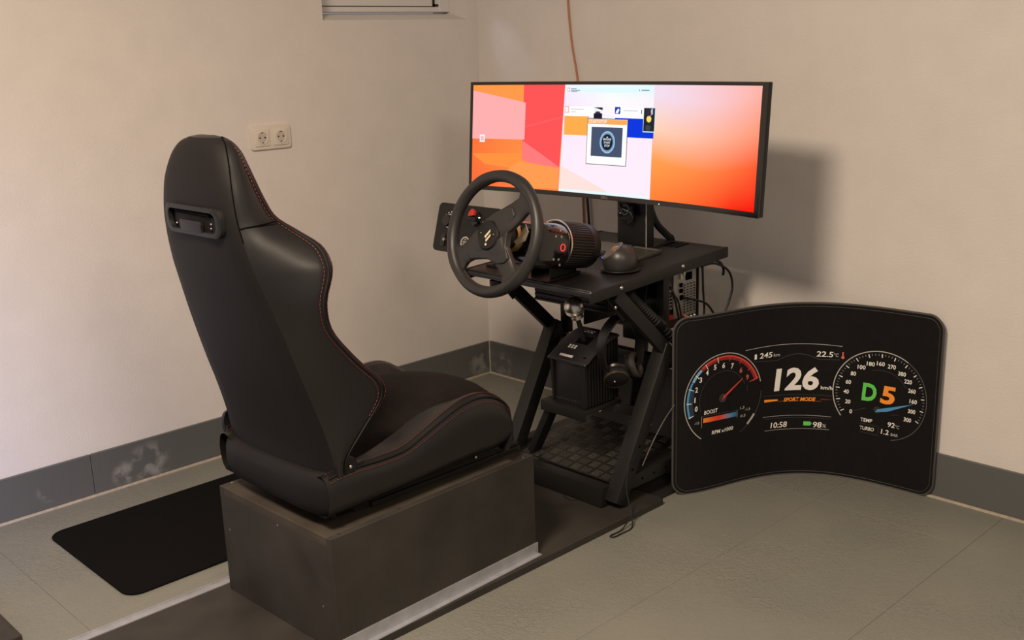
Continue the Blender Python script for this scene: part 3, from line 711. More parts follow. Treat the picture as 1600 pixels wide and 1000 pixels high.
# ------------------------------------------------------------------ button panel left of the wheel
def button_panel():
    qc = V((.763, -.775, .787))
    t = thing('button_panel', 'flat black switch panel with dials and a start button behind the steering wheel', 'control panel', D(.80, -.76, 0))
    def Q(a, b, o=0): return qc+WR*a+WU*b+WN*o
    pl = G().prism([Q(a, b) for a, b in rrect(.275, .150, .016, 6)], WN*-.012).obj('panel_plate', M_plastic, t, bev=.002)
    # rotary dial
    d = G().lathe([(.001, .022), (.016, .022), (.0175, .019), (.019, .004), (.022, 0), (.001, 0)][::-1], Q(-.074, .020, .0005), WN, 28).obj('rotary_dial', M_gloss, t, ang=30)
    G().lathe([(.0188, .004), (.0225, .003), (.0235, 0), (.0195, 0)], Q(-.074, .020, .001), WN, 28).obj('dial_ring', M_chrome, d)
    for k in range(5):
        a = math.radians(70+k*24); p = Q(-.074+.0285*math.cos(a), .020+.0285*math.sin(a), .0008); G().cyl(p, p+WN*.0006, .0022, 8).obj('dial_mark', M_white, d)
    # red capped toggle
    r = G().lathe([(.001, 0), (.022, 0), (.022, .006), (.018, .009), (.001, .009)], Q(.036, .036, .0005), WN, 24).obj('toggle_base', M_gloss, t)
    G().prism([Q(.018, .040, .010), Q(.020, .052, .010), Q(.030, .064, .010), Q(.042, .058, .010), Q(.044, .045, .010)], WN*.012).obj('red_guard', M_red, r, bev=.002)['label'] = 'red toggle guard'
    G().prism([Q(.022, .028, .010), Q(.020, .038, .010), Q(.052, .040, .010), (Q(.058, .028, .010))], WN*.016).obj('toggle_lever', M_plastic, r, bev=.002)
    for a in (.056, .066, .076): G().cyl(Q(a, .030, .0005), Q(a, .030, .0012), .0022, 8).obj('panel_mark', M_grey, t)
    # start button
    b = G().lathe([(.0150, .006), (.0195, .006), (.0205, .003), (.0205, 0), (.0150, 0)][::-1], Q(.010, -.040, .0005), WN, 32).obj('start_ring', M_chrome, t)
    G().lathe([(.001, 0), (.0150, 0), (.0150, .0045), (.001, .0055)], Q(.010, -.040, .0005), WN, 32).obj('start_button', M_gloss, b)
    for txt, o in (('START', .0025), ('STOP', -.0045)):
        bm = text_bm(txt, .0068, 0, .02); map_bm(bm, 'lettering', M_white, b, lambda x, y, o=o: Q(.010+x, -.040+y+o, .0068))
    G().prism([Q(.006, -.031, .0062), Q(.014, -.031, .0062), Q(.014, -.0295, .0062), Q(.006, -.0295, .0062)], WN*.0005).obj('start_light', M_white, b, ang=0)
    # small toggle
    G().prism([Q(-.093+a, -.040+c, .0005) for a, c in rrect(.018, .036, .003, 3)], WN*.004).obj('rocker_frame', M_gloss, t)
    G().prism([Q(-.085+a, -.038+c, .0005) for a, c in rrect(.009, .009, .003, 3)], WN*.008).obj('rocker', M_bolt, t, bev=.001)
    G().prism([Q(.004+a, -.067+c, .0005) for a, c in rrect(.010, .008, .002, 3)], WN*.003).obj('badge', M_white, t)
    # arm to the desk
    G().bar(Q(.085, -.05, -.012), Q(.085, -.05, -.040), .030, .030, (0, 0, 1)).bar(Q(.085, -.05, -.036), D(.872, -.745, .006), .026, .010, (0, 1, 0)).box((.845, -.775, .0005), (.905, -.700, .006), D).obj('mount_arm', M_steel, t, bev=.001)
button_panel()

# ------------------------------------------------------------------ monitor
MO = V((1.0493, -.455, .8625)); MT = -.0840; MYAW = .0115; MRC = 3.2; MW, MH = 1.1292, .350
def Mp(s, h, o=0):
    th = s/MRC; x = math.sin(th)*(MRC-o); y = -(1-math.cos(th))*MRC-o*math.cos(th)
    y2 = y*1.0-h*math.sin(MT)-0*o; z = h*math.cos(MT)-o*math.sin(-MT)*-1*0
    ca, sa = math.cos(MYAW), math.sin(MYAW)
    return V((MO.x+ca*x-sa*y2, MO.y+sa*x+ca*y2, MO.z+z))
def curved_slab(s0, s1, h0, h1, o0, o1, n=24, ss=None):
    rows = []
    for i in range(n+1):
        s = lerp(s0, s1, i/n); rows.append([Mp(s, h0, o0), Mp(s, h0, o1), Mp(s, h1, o1), Mp(s, h1, o0)])
    return G().loft(rows, True, True)
def monitor():
    t = thing('ultrawide_monitor', 'very wide curved monitor with lit colourful screen on the desk', 'monitor', D(1.079, -.32, .001))
    hw = MW/2; bz = .0095; bb = .017
    curved_slab(-hw, hw, 0, MH, -.017, -.002).obj('rear_shell', M_plastic, t, bev=.003)
    curved_slab(-hw, -hw+bz, 0, MH, -.0018, .004, 2).obj('bezel', M_gloss, t); curved_slab(hw-bz-.006, hw, 0, MH, -.0018, .004, 2).obj('bezel', M_gloss, t)
    curved_slab(-hw+bz, hw-bz-.006, 0, bb-.003, -.0018, .004).obj('bezel', M_gloss, t); curved_slab(-hw+bz, hw-bz-.006, MH-bz, MH, -.0018, .004).obj('bezel', M_gloss, t)
    def M2(off): return lambda x, y: Mp(x, y, off)
    # lit picture: base wallpaper as a colour-attribute grid
    S0, S1, H0, H1 = -hw+bz, hw-bz-.006, bb-.003, MH-bz
    nx, ny = 150, 44; bm = bmesh.new(); lay = bm.verts.layers.float_color.new('Col'); vs = []
    def mixc(a, b, f): f = max(0, min(1, f)); return tuple(lerp(x, y, f) for x, y in zip(a, b))
    def wallpaper(s, h):
        v = (h-H0)/(H1-H0)
        if s < .13:
            f = (s+.56)/.40
            c = mixc(srgb('#ff7a3a'), srgb('#ff9a4c'), f); c = mixc(c, srgb('#ff5e3a'), max(0, .28-v)*1.4+max(0, -.45-s)*2)
            return c
        u = (s-.13)/(S1-.13)
        top = mixc(srgb('#f4e2f6'), srgb('#ffb2a4'), u**1.3)
        mid = mixc(srgb('#ffd9c0'), srgb('#ff9a7a'), u)
        org = mixc(srgb('#ffa350'), srgb('#ff5a30'), u**1.2)
        bot = mixc(srgb('#ff8a38'), srgb('#fb1a08'), min(1, u*1.25))
        d = v+.10*math.sin(u*3.0)-.04
        if d > .62: return mixc(mid, top, (d-.62)/.3)
        if d > .34: return mixc(org, mid, (d-.34)/.28)
        return mixc(bot, org, d/.34)
    for i in range(nx+1):
        row = []
        for j in range(ny+1):
            s, h = lerp(S0, S1, i/nx), lerp(H0, H1, j/ny); v = bm.verts.new(Mp(s, h, .0008)); v[lay] = (*wallpaper(s, h), 1); row.append(v)
        vs.append(row)
    for i in range(nx):
        for j in range(ny): bm.faces.new((vs[i][j], vs[i+1][j], vs[i+1][j+1], vs[i][j+1]))
    def attr_mat(name):
        if name in MATS: return MATS[name]
        m = emis(name, (1, 1, 1), 1); nt = m.node_tree; at = nt.nodes.new('ShaderNodeAttribute'); at.attribute_name = 'Col'
        nt.links.new(at.outputs['Color'], nt.nodes['Principled BSDF'].inputs['Emission Color']); return m
    scr = finish(bm, 'screen', attr_mat('screen_picture'), t, 0, 0); scr['label'] = 'bright orange and pink screen'
    n = [0]
    def patch(name, pts, col, off, strength=1.0):
        n[0] += 1; return map_bm(poly_bm(pts), name, emis('scr_'+col+('' if strength == 1 else str(strength)), srgb(col), strength), scr, M2(off), .02)
    # wallpaper facets
    patch('wallpaper_facet', [(S0, .323), (-.348, .286), (-.348, H1), (S0, H1)], '#ff9a4a', .0012)
    patch('wallpaper_facet', [(S0, .167), (-.340, .169), (-.339, .285), (S0, .323)], '#ffb0b0', .0014)
    patch('wallpaper_facet', [(-.348, .122), (-.195, .088), (-.183, H1), (-.348, H1)], '#ff5456', .0013)
    patch('wallpaper_facet', [(-.340, .205), (-.188, .240), (-.185, .247), (-.340, .212)], '#ff5e60', .0015)
    patch('wallpaper_facet', [(-.348, .105), (-.347, .165), (-.195, .088), (-.195, .060)], '#ff7c7c', .00145)
    patch('wallpaper_facet', [(S0, .118), (-.347, .126), (-.195, .088), (-.30, .070), (-.50, .085)], '#ff9440', .0014)
    patch('wallpaper_facet', [(-.42, .06), (-.36, .10), (-.196, .085), (-.196, .02), (-.30, .016)], '#ff9c50', .0016)
    # browser page: gradient from cyan-white over white to lilac
    gx, gy = 26, 26; bm = bmesh.new(); lay = bm.verts.layers.float_color.new('Col'); vs = []
    for i in range(gx+1):
        row = []
        for j in range(gy+1):
            f = i/gx; v_ = j/gy; h = lerp(H0, H1, v_); s = lerp(lerp(-.194, .166, f), lerp(-.182, .162, f), v_)
            c = srgb('#ffeefc')
            c = mixc(c, srgb('#ffffff'), (v_-.5)*2.4*(1-abs(f-.55)))
            c = mixc(c, srgb('#f0d8fc'), max(0, .5-f)*1.1*max(0, 1-abs(v_-.75)*2.5))
            c = mixc(c, srgb('#d4f4fa'), max(0, v_-.84)*4*(.35+.65*f))
            v = bm.verts.new(Mp(s, h, .0019)); v[lay] = (*c, 1); row.append(v)
        vs.append(row)
    for i in range(gx):
        for j in range(gy): bm.faces.new((vs[i][j], vs[i+1][j], vs[i+1][j+1], vs[i][j+1]))
    finish(bm, 'browser_page', attr_mat('screen_picture'), scr, 0, 0)
    O = .0026
    R = lambda s0, s1, h0, h1: [(s0, h0), (s1, h0), (s1, h1), (s0, h1)]
    patch('wallpaper_facet', [(-.1925, .0145), (.02, .0145), (-.03, .036), (-.1915, .094)], '#ffe4dd', .0023)
    patch('taskbar', R(-.192, .165, .0145, .022), '#e8fbff', O)
    patch('page_header', R(-.178, .160, .318, .332), '#e4fbff', O)
    patch('page_icon', R(-.172, -.162, .320, .331), '#f08a80', O+.0004); patch('page_icon', R(-.170, -.164, .322, .329), '#ffffff', O+.0008)
    for h, w_ in ((.328, .022), (.3235, .036), (.320, .026)): patch('text_line', R(-.158, -.158+w_, h-.0011, h+.0011), '#8a86b0', O+.0004)
    patch('text_line', R(.115, .145, .3235, .3262), '#7a8ea0', O+.0004); patch('text_line', R(.106, .109, .323, .327), '#7a8ea0', O+.0004)
    patch('card', R(-.181, -.031, .247, .276), '#ffffff', O); patch('card', R(.016, .129, .246, .276), '#ffffff', O)
    patch('card_icon', R(-.179, -.163, .256, .276), '#f29a8c', O+.0004); patch('card_icon', R(-.177, -.165, .258, .274), '#fff4f0', O+.0008)
    for h, w_ in ((.267, .050), (.259, .020)): patch('text_line', R(-.155, -.155+w_, h-.0009, h+.0009), '#c8bcc8', O+.0004)
    patch('text_line', R(.050, .105, .265, .267), '#c0c4d4', O+.0004); patch('text_line', R(.118, .121, .258, .269), '#444444', O+.0004)
    patch('card_icon', R(.017, .038, .256, .276), '#0c3ea8', O+.0004); patch('card_icon', [(.020, .258), (.030, .258), (.035, .268), (.030, .272), (.024, .266)], '#ffffff', O+.0008)
    patch('orange_block', R(-.180, -.083, .189, .246), '#ffae4c', O); patch('blue_block', R(.018, .168, .189, .244), '#0036e0', O)
    patch('photo_thumbnail', R(-.066, -.029, .236, .274), '#f2f4f8', O+.0006)
    patch('photo_shape', [(-.065, .274), (-.030, .274), (-.030, .266)], '#101418', O+.001); patch('photo_shape', R(-.064, -.031, .236, .256), '#1c1430', O+.001)
    patch('photo_shape', [(-.060, .256), (-.055, .262), (-.042, .262), (-.036, .256)], '#3c3450', O+.001)
    patch('traffic_light_picture', R(.127, .172, .206, .277), '#cfeaf4', O+.0004); patch('photo_shape', R(.129, .170, .209, .275), '#20242c', O+.0008)
    def disc(name, c, rx_, ry_, col, off): return patch(name, [(c[0]+rx_*math.cos(2*PI*k/28), c[1]+ry_*math.sin(2*PI*k/28)) for k in range(28)], col, off)
    disc('photo_shape', (.148, .262), .012, .010, '#3a2434', O+.0012); disc('photo_shape', (.149, .244), .009, .0095, '#ffe070', O+.0012); disc('photo_shape', (.147, .219), .010, .0085, '#3a444c', O+.0012)
    patch('photo_shape', [(.150, .252), (.163, .258), (.162, .275), (.156, .272)], '#b8c4e4', O+.0012)
    patch('popup_border', R(-.0875, .0705, .1035, .2415), '#4a4038', O+.0012); patch('popup_window', R(-.0855, .0685, .1055, .2395), '#ffffff', O+.0016)
    patch('popup_title', R(-.0845, .0675, .2245, .2385), '#ffac58', O+.002)
    bm = text_bm('START/STOP', .0125, 0, .012, 'LEFT'); map_bm(bm, 'lettering', emis('scr_#ffffff', srgb('#ffffff')), scr, lambda x, y: Mp(-.080+x, .2315+y, O+.0024))
    patch('popup_picture', R(-.069, .052, .129, .216), '#46526e', O+.002)
    for r_, col, o_ in ((1.0, '#2c3448', .0024), (.96, '#9cc4e4', .0027), (.84, '#7aa0c8', .003), (.70, '#1a1e2a', .0033)): disc('engine_button', (-.005, .172), .031*r_, .0345*r_, col, O+o_)
    patch('engine_light', R(-.008, -.002, .186, .188), '#ffffff', O+.0038)
    for txt, h in (('ENGINE', .1805), ('START', .1710), ('STOP', .1615)):
        bm = text_bm(txt, .0088, 0, .02); map_bm(bm, 'lettering', emis('scr_#dfeaf6', srgb('#dfeaf6')), scr, lambda x, y, h=h: Mp(-.005+x, h+y, O+.0038))
    patch('desktop_icon', R(-.524, -.503, .157, .181), '#fff0f0', .002); patch('icon_mark', R(-.519, -.508, .163, .175), '#f0a0a8', .0024); patch('icon_mark', R(-.516, -.511, .167, .171), '#ffffff', .0028)
    # brand mark on lower bezel
    bm = text_bm('DELL', .0125, 0, .015); map_bm(bm, 'brand_mark', M_grey, t, lambda x, y: Mp(-.008+x, .0068+y, .0046))
    G().box((0, 0, 0), (.003, .003, .001), lambda x, y, z: Mp(.203+x, .003+y, .0045+z)).obj('power_light', emis('power_led', (1, 1, 1), 1.2), t, ang=0)
    # stand
    cx = 1.079
    G().add([(cx-.058, -.375, .7095), (cx+.058, -.375, .7095), (cx+.058, -.338, .7100), (cx-.058, -.338, .7100), (cx-.058, -.375, 1.02), (cx+.058, -.375, 1.02), (cx+.058, -.338, 1.02), (cx-.058, -.338, 1.02)], [(0, 3, 2, 1), (4, 5, 6, 7), (0, 1, 5, 4), (1, 2, 6, 5), (2, 3, 7, 6), (3, 0, 4, 7)]).obj('stand_column', M_plastic, t, bev=.004)
    G().box((cx+.0552, -.3762, .712), (cx+.0582, -.3740, 1.0)).obj('column_trim', M_metalgrey, t, ang=0)
    G().box((cx-.066, -.374, .001), (cx+.062, -.240, .0062), D).obj('stand_base', M_plastic, t, bev=.001)
    G().box((cx-.075, -.402, .955), (cx+.075, -.374, 1.075)).obj('mount_head', M_plastic, t, bev=.004)
    for k in (0, 1): G().bar((cx-.03+.06*k, -.415, 1.02), (cx-.03+.06*k, -.395, 1.02), .03, .05).obj('mount_joint', M_plastic, t)
monitor()
# small gadget hanging on the stand column below the panel
def gadget():
    t = thing('tracking_sensor', 'small black sensor hanging below the monitor on its stand', 'sensor', (1.075, -.40, .785))
    G().box((1.048, -.404, .792), (1.098, -.3755, .842)).obj('sensor_body', M_plastic, t, bev=.006)
    G().ball((1.058, -.404, .815), .010, 14).obj('sensor_lens', M_gloss, t)
    G().lathe([(.012, 0), (.017, 0), (.017, .004), (.012, .004)], (1.080, -.404, .828), (0, -1, .2), 20).obj('sensor_ring', mat('blue_black', (.012, .013, .03), .25), t)
    G().tube(smooth_path([(1.055, -.402, .845), (1.070, -.410, .832), (1.095, -.402, .820), (1.100, -.398, .800), (1.085, -.400, .786)]), .004, 7).obj('sensor_cable', M_cable, t)
gadget()

# ------------------------------------------------------------------ keyboard, trackball
def keyboard():
    t = thing('keyboard', 'flat dark keyboard with touch pad lying before the monitor stand', 'keyboard', D(1.04, -.44, .001))
    x0, x1, y0, y1 = .865, 1.205, -.505, -.383
    body = G().box((x0, y0, .001), (x1, y1, .013), D).obj('keyboard_body', mat('keyboard_grey', (.045, .042, .038), .4), t, bev=.003)
    key = None; n = 0
    for j in range(5):
        for i in range(13):
            xx = x0+.010+i*.0172+(j % 2)*.003; yy = y0+.012+j*.0205
            g = G().box((xx, yy, .0132), (xx+.0142, yy+.0165, .0165), D); g.obj('key', mat('key_grey', (.12, .115, .11), .5), t, bev=.0008, seg=1)
    G().box((1.108, -.490, .0131), (1.196, -.410, .0138), D).obj('touch_pad', mat('pad_olive', (.055, .051, .040), .3), t, bev=.0003, seg=1)
    G().box((1.108, -.405, .0131), (1.196, -.392, .0145), D).obj('media_bar', mat('key_grey', (.12, .115, .11), .5), t)
keyboard()
def trackball():
    c = D(1.232, -.612, .0036)
    t = thing('trackball_mouse', 'round dark grey trackball mouse near the right desk edge', 'mouse', c)
    G().lathe([(.001, 0), (.050, 0), (.0515, .002), (.050, .004), (.044, .0055), (.001, .0055)], c, (0, 0, 1), 48).obj('base_ring', M_plastic, t)
    bm = bmesh.new(); g = G().lathe([(.0405, .0056), (.0435, .012), (.0455, .022), (.0450, .034), (.0410, .046), (.033, .056), (.022, .0625), (.010, .0655), (.001, .066)], c, (0, 0, 1), 48)
    vs = [bm.verts.new(p) for p in g.v]
    for f in g.f: bm.faces.new([vs[i] for i in f])
    nr = V((-.42, -.46, .78)).normalized(); co = c+V((0, 0, .026))+nr*.031
    r = bmesh.ops.bisect_plane(bm, geom=bm.verts[:]+bm.edges[:]+bm.faces[:], plane_co=co, plane_no=nr, clear_outer=True)
    bmesh.ops.recalc_face_normals(bm, faces=bm.faces)
    bd = finish(bm, 'dome', mat('mouse_grey', (.030, .028, .027), .38), t, 40, 0)
    # cut face: chamfered ring and bowl
    ctr = co-nr*.0002; h = (co-(c+V((0, 0, .028))))
    rad = .0285
    G().lathe([(rad+.004, -.001), (rad+.001, .0015), (rad-.003, .0008), (rad-.008, -.006), (.010, -.014), (.001, -.015)], ctr, nr, 40).obj('bowl', mat('mouse_grey_light', (.10, .095, .09), .32), t, ang=60)
    G().ball(ctr-nr*.010+V((.004, .004, .002)), .0175, 20).obj('ball', mat('bronze_ball', (.42, .27, .16), .25, .6), t)
    p = ctr+V((-.022, -.012, -.020)); G().ball(p, .0075, 14, (1, 1, .8)).obj('blue_led', mat('blue_violet', (.05, .05, .22), .2), t)  # blue LED of the mouse, its glow put into plain blue colour
    G().ball(p+V((.009, -.006, -.001)), .0042, 10).obj('side_key', mat('blue_dark', (.008, .008, .06), .15), t)
trackball()
bpy.data.objects['trackball_mouse'].scale = (1.12, 1.12, 1.12)

# ------------------------------------------------------------------ shifter
def shifter():
    x0, x1, y0, y1, z0 = 1.072, 1.198, -.728, -.602, .3005
    t = thing('gear_shifter', 'black finned gear shifter with polished steel ball knob', 'shifter', (1.135, -.665, z0))
    zt = lambda y: .420+.052*math.sin(max(0, min(1, (y-y0)/(y1-y0)))*PI*.5)
    G().add([(x0+.010, y0+.008, z0), (x1-.006, y0+.008, z0), (x1-.006, y1-.004, z0), (x0+.010, y1-.004, z0), (x0+.004, y0+.003, zt(y0)-.004), (x1-.006, y0+.003, zt(y0)-.004), (x1-.006, y1-.004, zt(y1)-.004), (x0+.004, y1-.004, zt(y1)-.004)], [(0, 3, 2, 1), (4, 5, 6, 7), (0, 1, 5, 4), (1, 2, 6, 5), (2, 3, 7, 6), (3, 0, 4, 7)]).obj('shifter_body', M_plastic, t, bev=.001, seg=1)
    for k in range(11):
        y = y0+.014+k*.0108
        G().add([(x1-.006, y, z0+.004), (x1+.001, y, z0+.004), (x1+.001, y+.004, z0+.004), (x1-.006, y+.004, z0+.004), (x1-.006, y-.001, zt(y)-.005), (x1+.001, y-.001, zt(y)-.005), (x1+.001, y+.003, zt(y)-.005), (x1-.006, y+.003, zt(y)-.005)], [(0, 3, 2, 1), (4, 5, 6, 7), (0, 1, 5, 4), (1, 2, 6, 5), (2, 3, 7, 6), (3, 0, 4, 7)]).obj('fin', M_steel, t, ang=0)
    for a, b in ((x0+.004, x0+.014), (x1-.020, x1-.002)):
        G().add([(a+.004, y0, z0+.002), (b, y0, z0+.002), (b, y0+.010, z0+.002), (a+.004, y0+.010, z0+.002), (a, y0-.003, zt(y0)-.004), (b, y0-.003, zt(y0)-.004), (b, y0+.010, zt(y0)-.004), (a, y0+.010, zt(y0)-.004)], [(0, 3, 2, 1), (4, 5, 6, 7), (0, 1, 5, 4), (1, 2, 6, 5), (2, 3, 7, 6), (3, 0, 4, 7)]).obj('corner_post', M_steel, t, bev=.001, seg=1)
    for k in range(9): G().cyl((x0+.020+k*.0105, y0+.007, z0+.012-.0), (x0+.020+k*.0105, y0+.003, z0+.012), .0014, 6).obj('rivet', M_bolt, t)
    rows = []
    for k in range(11):
        y = lerp(y0-.006, y1+.002, k/10); z = zt(y); rows.append([V((x0-.003, y, z-.003)), V((x1+.004, y, z-.003)), V((x1+.004, y, z+.0015)), V((x1-.002, y, z+.004)), V((x0+.004, y, z+.004)), V((x0-.003, y, z+.0015))])
    top = G().loft(rows, True, True).obj('top_plate', mat('shifter_top', (.022, .020, .022), .36), t, bev=.0006, seg=1)
    mp = lambda x, y, h=.0046: V((x, y, zt(y)+h))
    def flat(name, xa, xb, ya, yb, m, par=top): return G().prism([mp(xa, ya), mp(xb, ya), mp(xb, yb), mp(xa, yb)], (0, 0, .0005)).obj(name, m, par, ang=0)
    flat('brand_strip', 1.102, 1.146, -.722, -.716, M_white)
    for i in range(3):
        for y in (-.696, -.690): flat('gate_mark', 1.108+i*.010, 1.114+i*.010, y, y+.004, M_white)
        flat('gate_mark', 1.108+i*.011, 1.115+i*.011, -.632, -.629, M_white); flat('gate_mark', 1.112+i*.011, 1.118+i*.011, -.624, -.621, M_white)
    flat('gate_slot', 1.118, 1.160, -.678, -.650, M_hole)
    for x, y in ((1.184, -.714), (1.184, -.614), (1.084, -.614)):
        p = mp(x, y); G().cyl(p, p+V((0, 0, .0008)), .0046, 14).obj('screw_hole', M_hole, top)
    a, b = V((1.138, -.664, .458)), V((1.136, -.688, .528))
    G().cyl(a, b, .0072, 16, .0062).obj('lever', M_plastic, t)
    d = (b-a).normalized()
    prof = [(.001, 0), (.016, 0), (.0165, .006), (.0145, .0075), (.0145, .009), (.0205, .013), (.0245, .0185), (.0238, .0195), (.0255, .0225), (.0248, .0235), (.0263, .0265), (.0257, .0275)]
    for k in range(10):
        aa = math.asin((.0275-.032)/.027)+(PI/2-math.asin((.0275-.032)/.027))*(k+1)/10; prof.append((max(.0005, .0268*math.cos(aa)), .032+.0268*math.sin(aa)))
    G().lathe(prof, b-d*.002, d, 36).obj('ball_knob', M_chrome, t)['label'] = 'polished steel ball knob'
shifter()
bpy.data.objects['gear_shifter'].scale = (1.13, 1.13, 1.13)

# ------------------------------------------------------------------ amplifier, computer, cables under the desk
def under_desk():
    t = thing('amplifier', 'black finned amplifier box fixed under the desk behind the knob', 'amplifier', (1.05, -.52, .560))
    G().box((.905, -.630, .572), (1.200, -.446, .668)).obj('amplifier_case', M_plastic, t, bev=.002)
    for k in range(6): G().box((.910, -.636, .582+k*.0135), (1.196, -.6302, .5875+k*.0135)).obj('cooling_fin', M_steel, t, ang=0)
    G().box((.905, -.634, .566), (1.200, -.600, .5718)).obj('bottom_strip', M_metalgrey if False else M_steel, t, ang=0)
    b = thing('power_box', 'black box with white letters behind the hanging headphones', 'power supply', (1.20, -.42, .44))
    G().box((1.175, -.535, .470), (1.235, -.475, .555)).obj('box_case', M_plastic, b, bev=.003)
    bm = text_bm('FAN', .016, 0, .02, sx=1.35); map_bm(bm, 'lettering', M_grey, b, lambda x, y: V((1.205+x, -.5356, .535+y)))
    G().bar((1.222, -.505, .555), (1.222, -.480, .672), .020, .006, (0, 1, 0)).obj('hanger', M_steel, b)
    # open frame computer; its connector side faces right
    c = thing('open_computer', 'open computer with pale slot covers and grille hanging under the desk', 'computer', (1.16, -.34, .44))
    G().box((.930, -.438, .648), (1.246, -.246, .666)).obj('top_tray', M_steel, c, bev=.001)
    G().box((.930, -.438, .450), (.936, -.246, .648)).obj('side_tray', M_steel, c, bev=.001)
    G().box((.936, -.250, .455), (1.240, -.246, .648)).obj('motherboard', mat('circuit_board', (.012, .016, .012), .5), c, ang=0)
    psu = G().box((1.10, -.438, .535), (1.244, -.384, .640)).obj('power_unit', M_plastic, c, bev=.001)
    G().box((1.2442, -.436, .540), (1.2452, -.386, .598)).obj('grille_plate', M_metalgrey, psu, ang=0)
    for k in range(5): 
        for j in range(7): G().box((1.2453, -.433+j*.0067, .545+k*.0105), (1.2457, -.4285+j*.0067, .5515+k*.0105)).obj('grille_hole', M_hole, psu, ang=0)
    G().box((1.2442, -.432, .606), (1.252, -.404, .630)).obj('power_socket', M_gloss, psu, bev=.001)
    io = G().box((1.243, -.380, .505), (1.2445, -.268, .646)).obj('connector_plate', M_metalgrey, c, ang=0)
    G().box((1.2446, -.322, .616), (1.2460, -.290, .640)).obj('connector_block', M_hole, io, ang=0)
    for y, z, w_, h_ in ((-.352, .624, .010, .016), (-.338, .634, .010, .010), (-.352, .600, .010, .012), (-.352, .582, .012, .012), (-.350, .560, .012, .014)):
        G().box((1.2446, y, z), (1.250, y+w_, z+h_)).obj('port', M_hole if z < .62 else M_bolt, io, ang=0)
    for k in range(4):
        y = -.334+k*.0165
        sc = G().box((1.2446, y, .508), (1.2466, y+.0105, .610)).obj('slot_cover', M_metalgrey, io, ang=0)
        for j in range(11): G().box((1.2467, y+.002, .516+j*.0085), (1.2470, y+.0085, .5205+j*.0085)).obj('slot_hole', M_hole, sc, ang=0)
    for k in range(3): G().ball((1.252, -.318+k*.017, .502), .005, 8).obj('thumb_screw', M_bolt, io)
    G().box((1.06, -.44, .475), (1.236, -.300, .530)).obj('drive_cage', mat('dark_red_part', (.05, .012, .010), .5), c, bev=.003)
    G().box((1.2365, -.400, .505), (1.244, -.372, .520)).obj('red_plug', M_red, c, bev=.001)
under_desk()
def cable(name, pts, r, m, label, grp=None):
    o = G().tube(smooth_path(pts, 8), r, 7).obj(name, m, None); tag(o, label, 'cable', grp); return o
cable('cable', [(1.256, -.262, .650), (1.275, -.215, .655), (1.292, -.165, .625), (1.296, -.148, .575), (1.290, -.158, .525), (1.280, -.180, .470), (1.275, -.190, .440)], .0038, M_cable, 'thick black cable looping down behind the right rear desk corner')
cable('cable', [(1.250, -.285, .650), (1.262, -.235, .668), (1.275, -.19, .655), (1.278, -.172, .630), (1.272, -.165, .61)], .0042, M_cable, 'short black cable curving out below the desk edge')
cable('cable', [(1.262, -.260, .655), (1.262, -.255, .58), (1.263, -.250, .50), (1.258, -.27, .43), (1.25, -.30, .38)], .0035, M_cable, 'straight black cable hanging beside the pale slot covers')
cable('cable', [(1.2475, -.342, .566), (1.275, -.320, .560), (1.284, -.262, .535), (1.284, -.205, .470), (1.284, -.186, .438)], .0036, M_cable, 'black cable running from the pale computer slots to the rear')
cable('cable', [(1.252, -.418, .618), (1.272, -.418, .60), (1.274, -.40, .54), (1.268, -.372, .47), (1.262, -.362, .40)], .0036, M_cable, 'black mains cable plugged in above the pale grille')
cable('cable', [(1.250, -.398, .590), (1.266, -.388, .57), (1.268, -.368, .50), (1.262, -.345, .42), (1.258, -.34, .38)], .0030, M_cable, 'black cable crossing before the pale grille')
cable('cable', [(1.247, -.355, .520), (1.266, -.340, .508), (1.272, -.318, .492), (1.268, -.300, .470)], .0034, mat('orange_cable', (.55, .13, .03), .5), 'short orange cable below the open computer')
cable('cable', [(1.245, -.420, .478), (1.262, -.40, .47), (1.266, -.37, .44), (1.262, -.35, .40)], .0022, M_cable, 'thin black wire arching beside the ribbed hose')
# corrugated hose beside the right strut
def hose():
    pth = smooth_path([(1.283, -.640, .640), (1.283, -.590, .598), (1.283, -.520, .540), (1.283, -.430, .462), (1.283, -.36, .395), (1.270, -.33, .33)], 30)
    rad = [.0135+.0016*(1 if (i//2) % 2 else -1) for i in range(len(pth))]
    t = thing('corrugated_hose', 'black corrugated cable hose along the right strut', 'hose', (1.283, -.50, .33))
    G().tube(pth, rad, 14).obj('hose_tube', M_rubber, t, ang=25)
    a, b = pth[62], pth[70]; G().cyl(a, b, .0185, 18).obj('hose_clip', M_plastic, t)
hose()
# orange-brown wall cable and black one beside it
cable('wall_cable', [(.470, -.005, 2.395), (.478, -.006, 1.80), (.484, -.006, 1.50), (.500, -.006, 1.33), (.526, -.006, 1.19), (.538, -.006, .95), (.546, -.006, .66), (.56, -.006, .40)], .0036, M_orangecable, 'orange-brown cable running down the wall behind the monitor')
cable('wall_cable', [(.56, -.014, 1.02), (.558, -.012, .90), (.572, -.012, .75), (.582, -.012, .62), (.60, -.012, .40)], .0048, M_cable, 'black cable beside the orange-brown one below the monitor')
cable('cable_bundle', [D(1.080, -.322, .20), D(1.090, -.318, .155), D(1.105, -.295, .075), D(1.116, -.262, .034), D(1.124, -.240, .0125), D(1.127, -.232, .0122)], .0115, M_cable, 'thick black cable bundle bending from the monitor stand to the desk back')
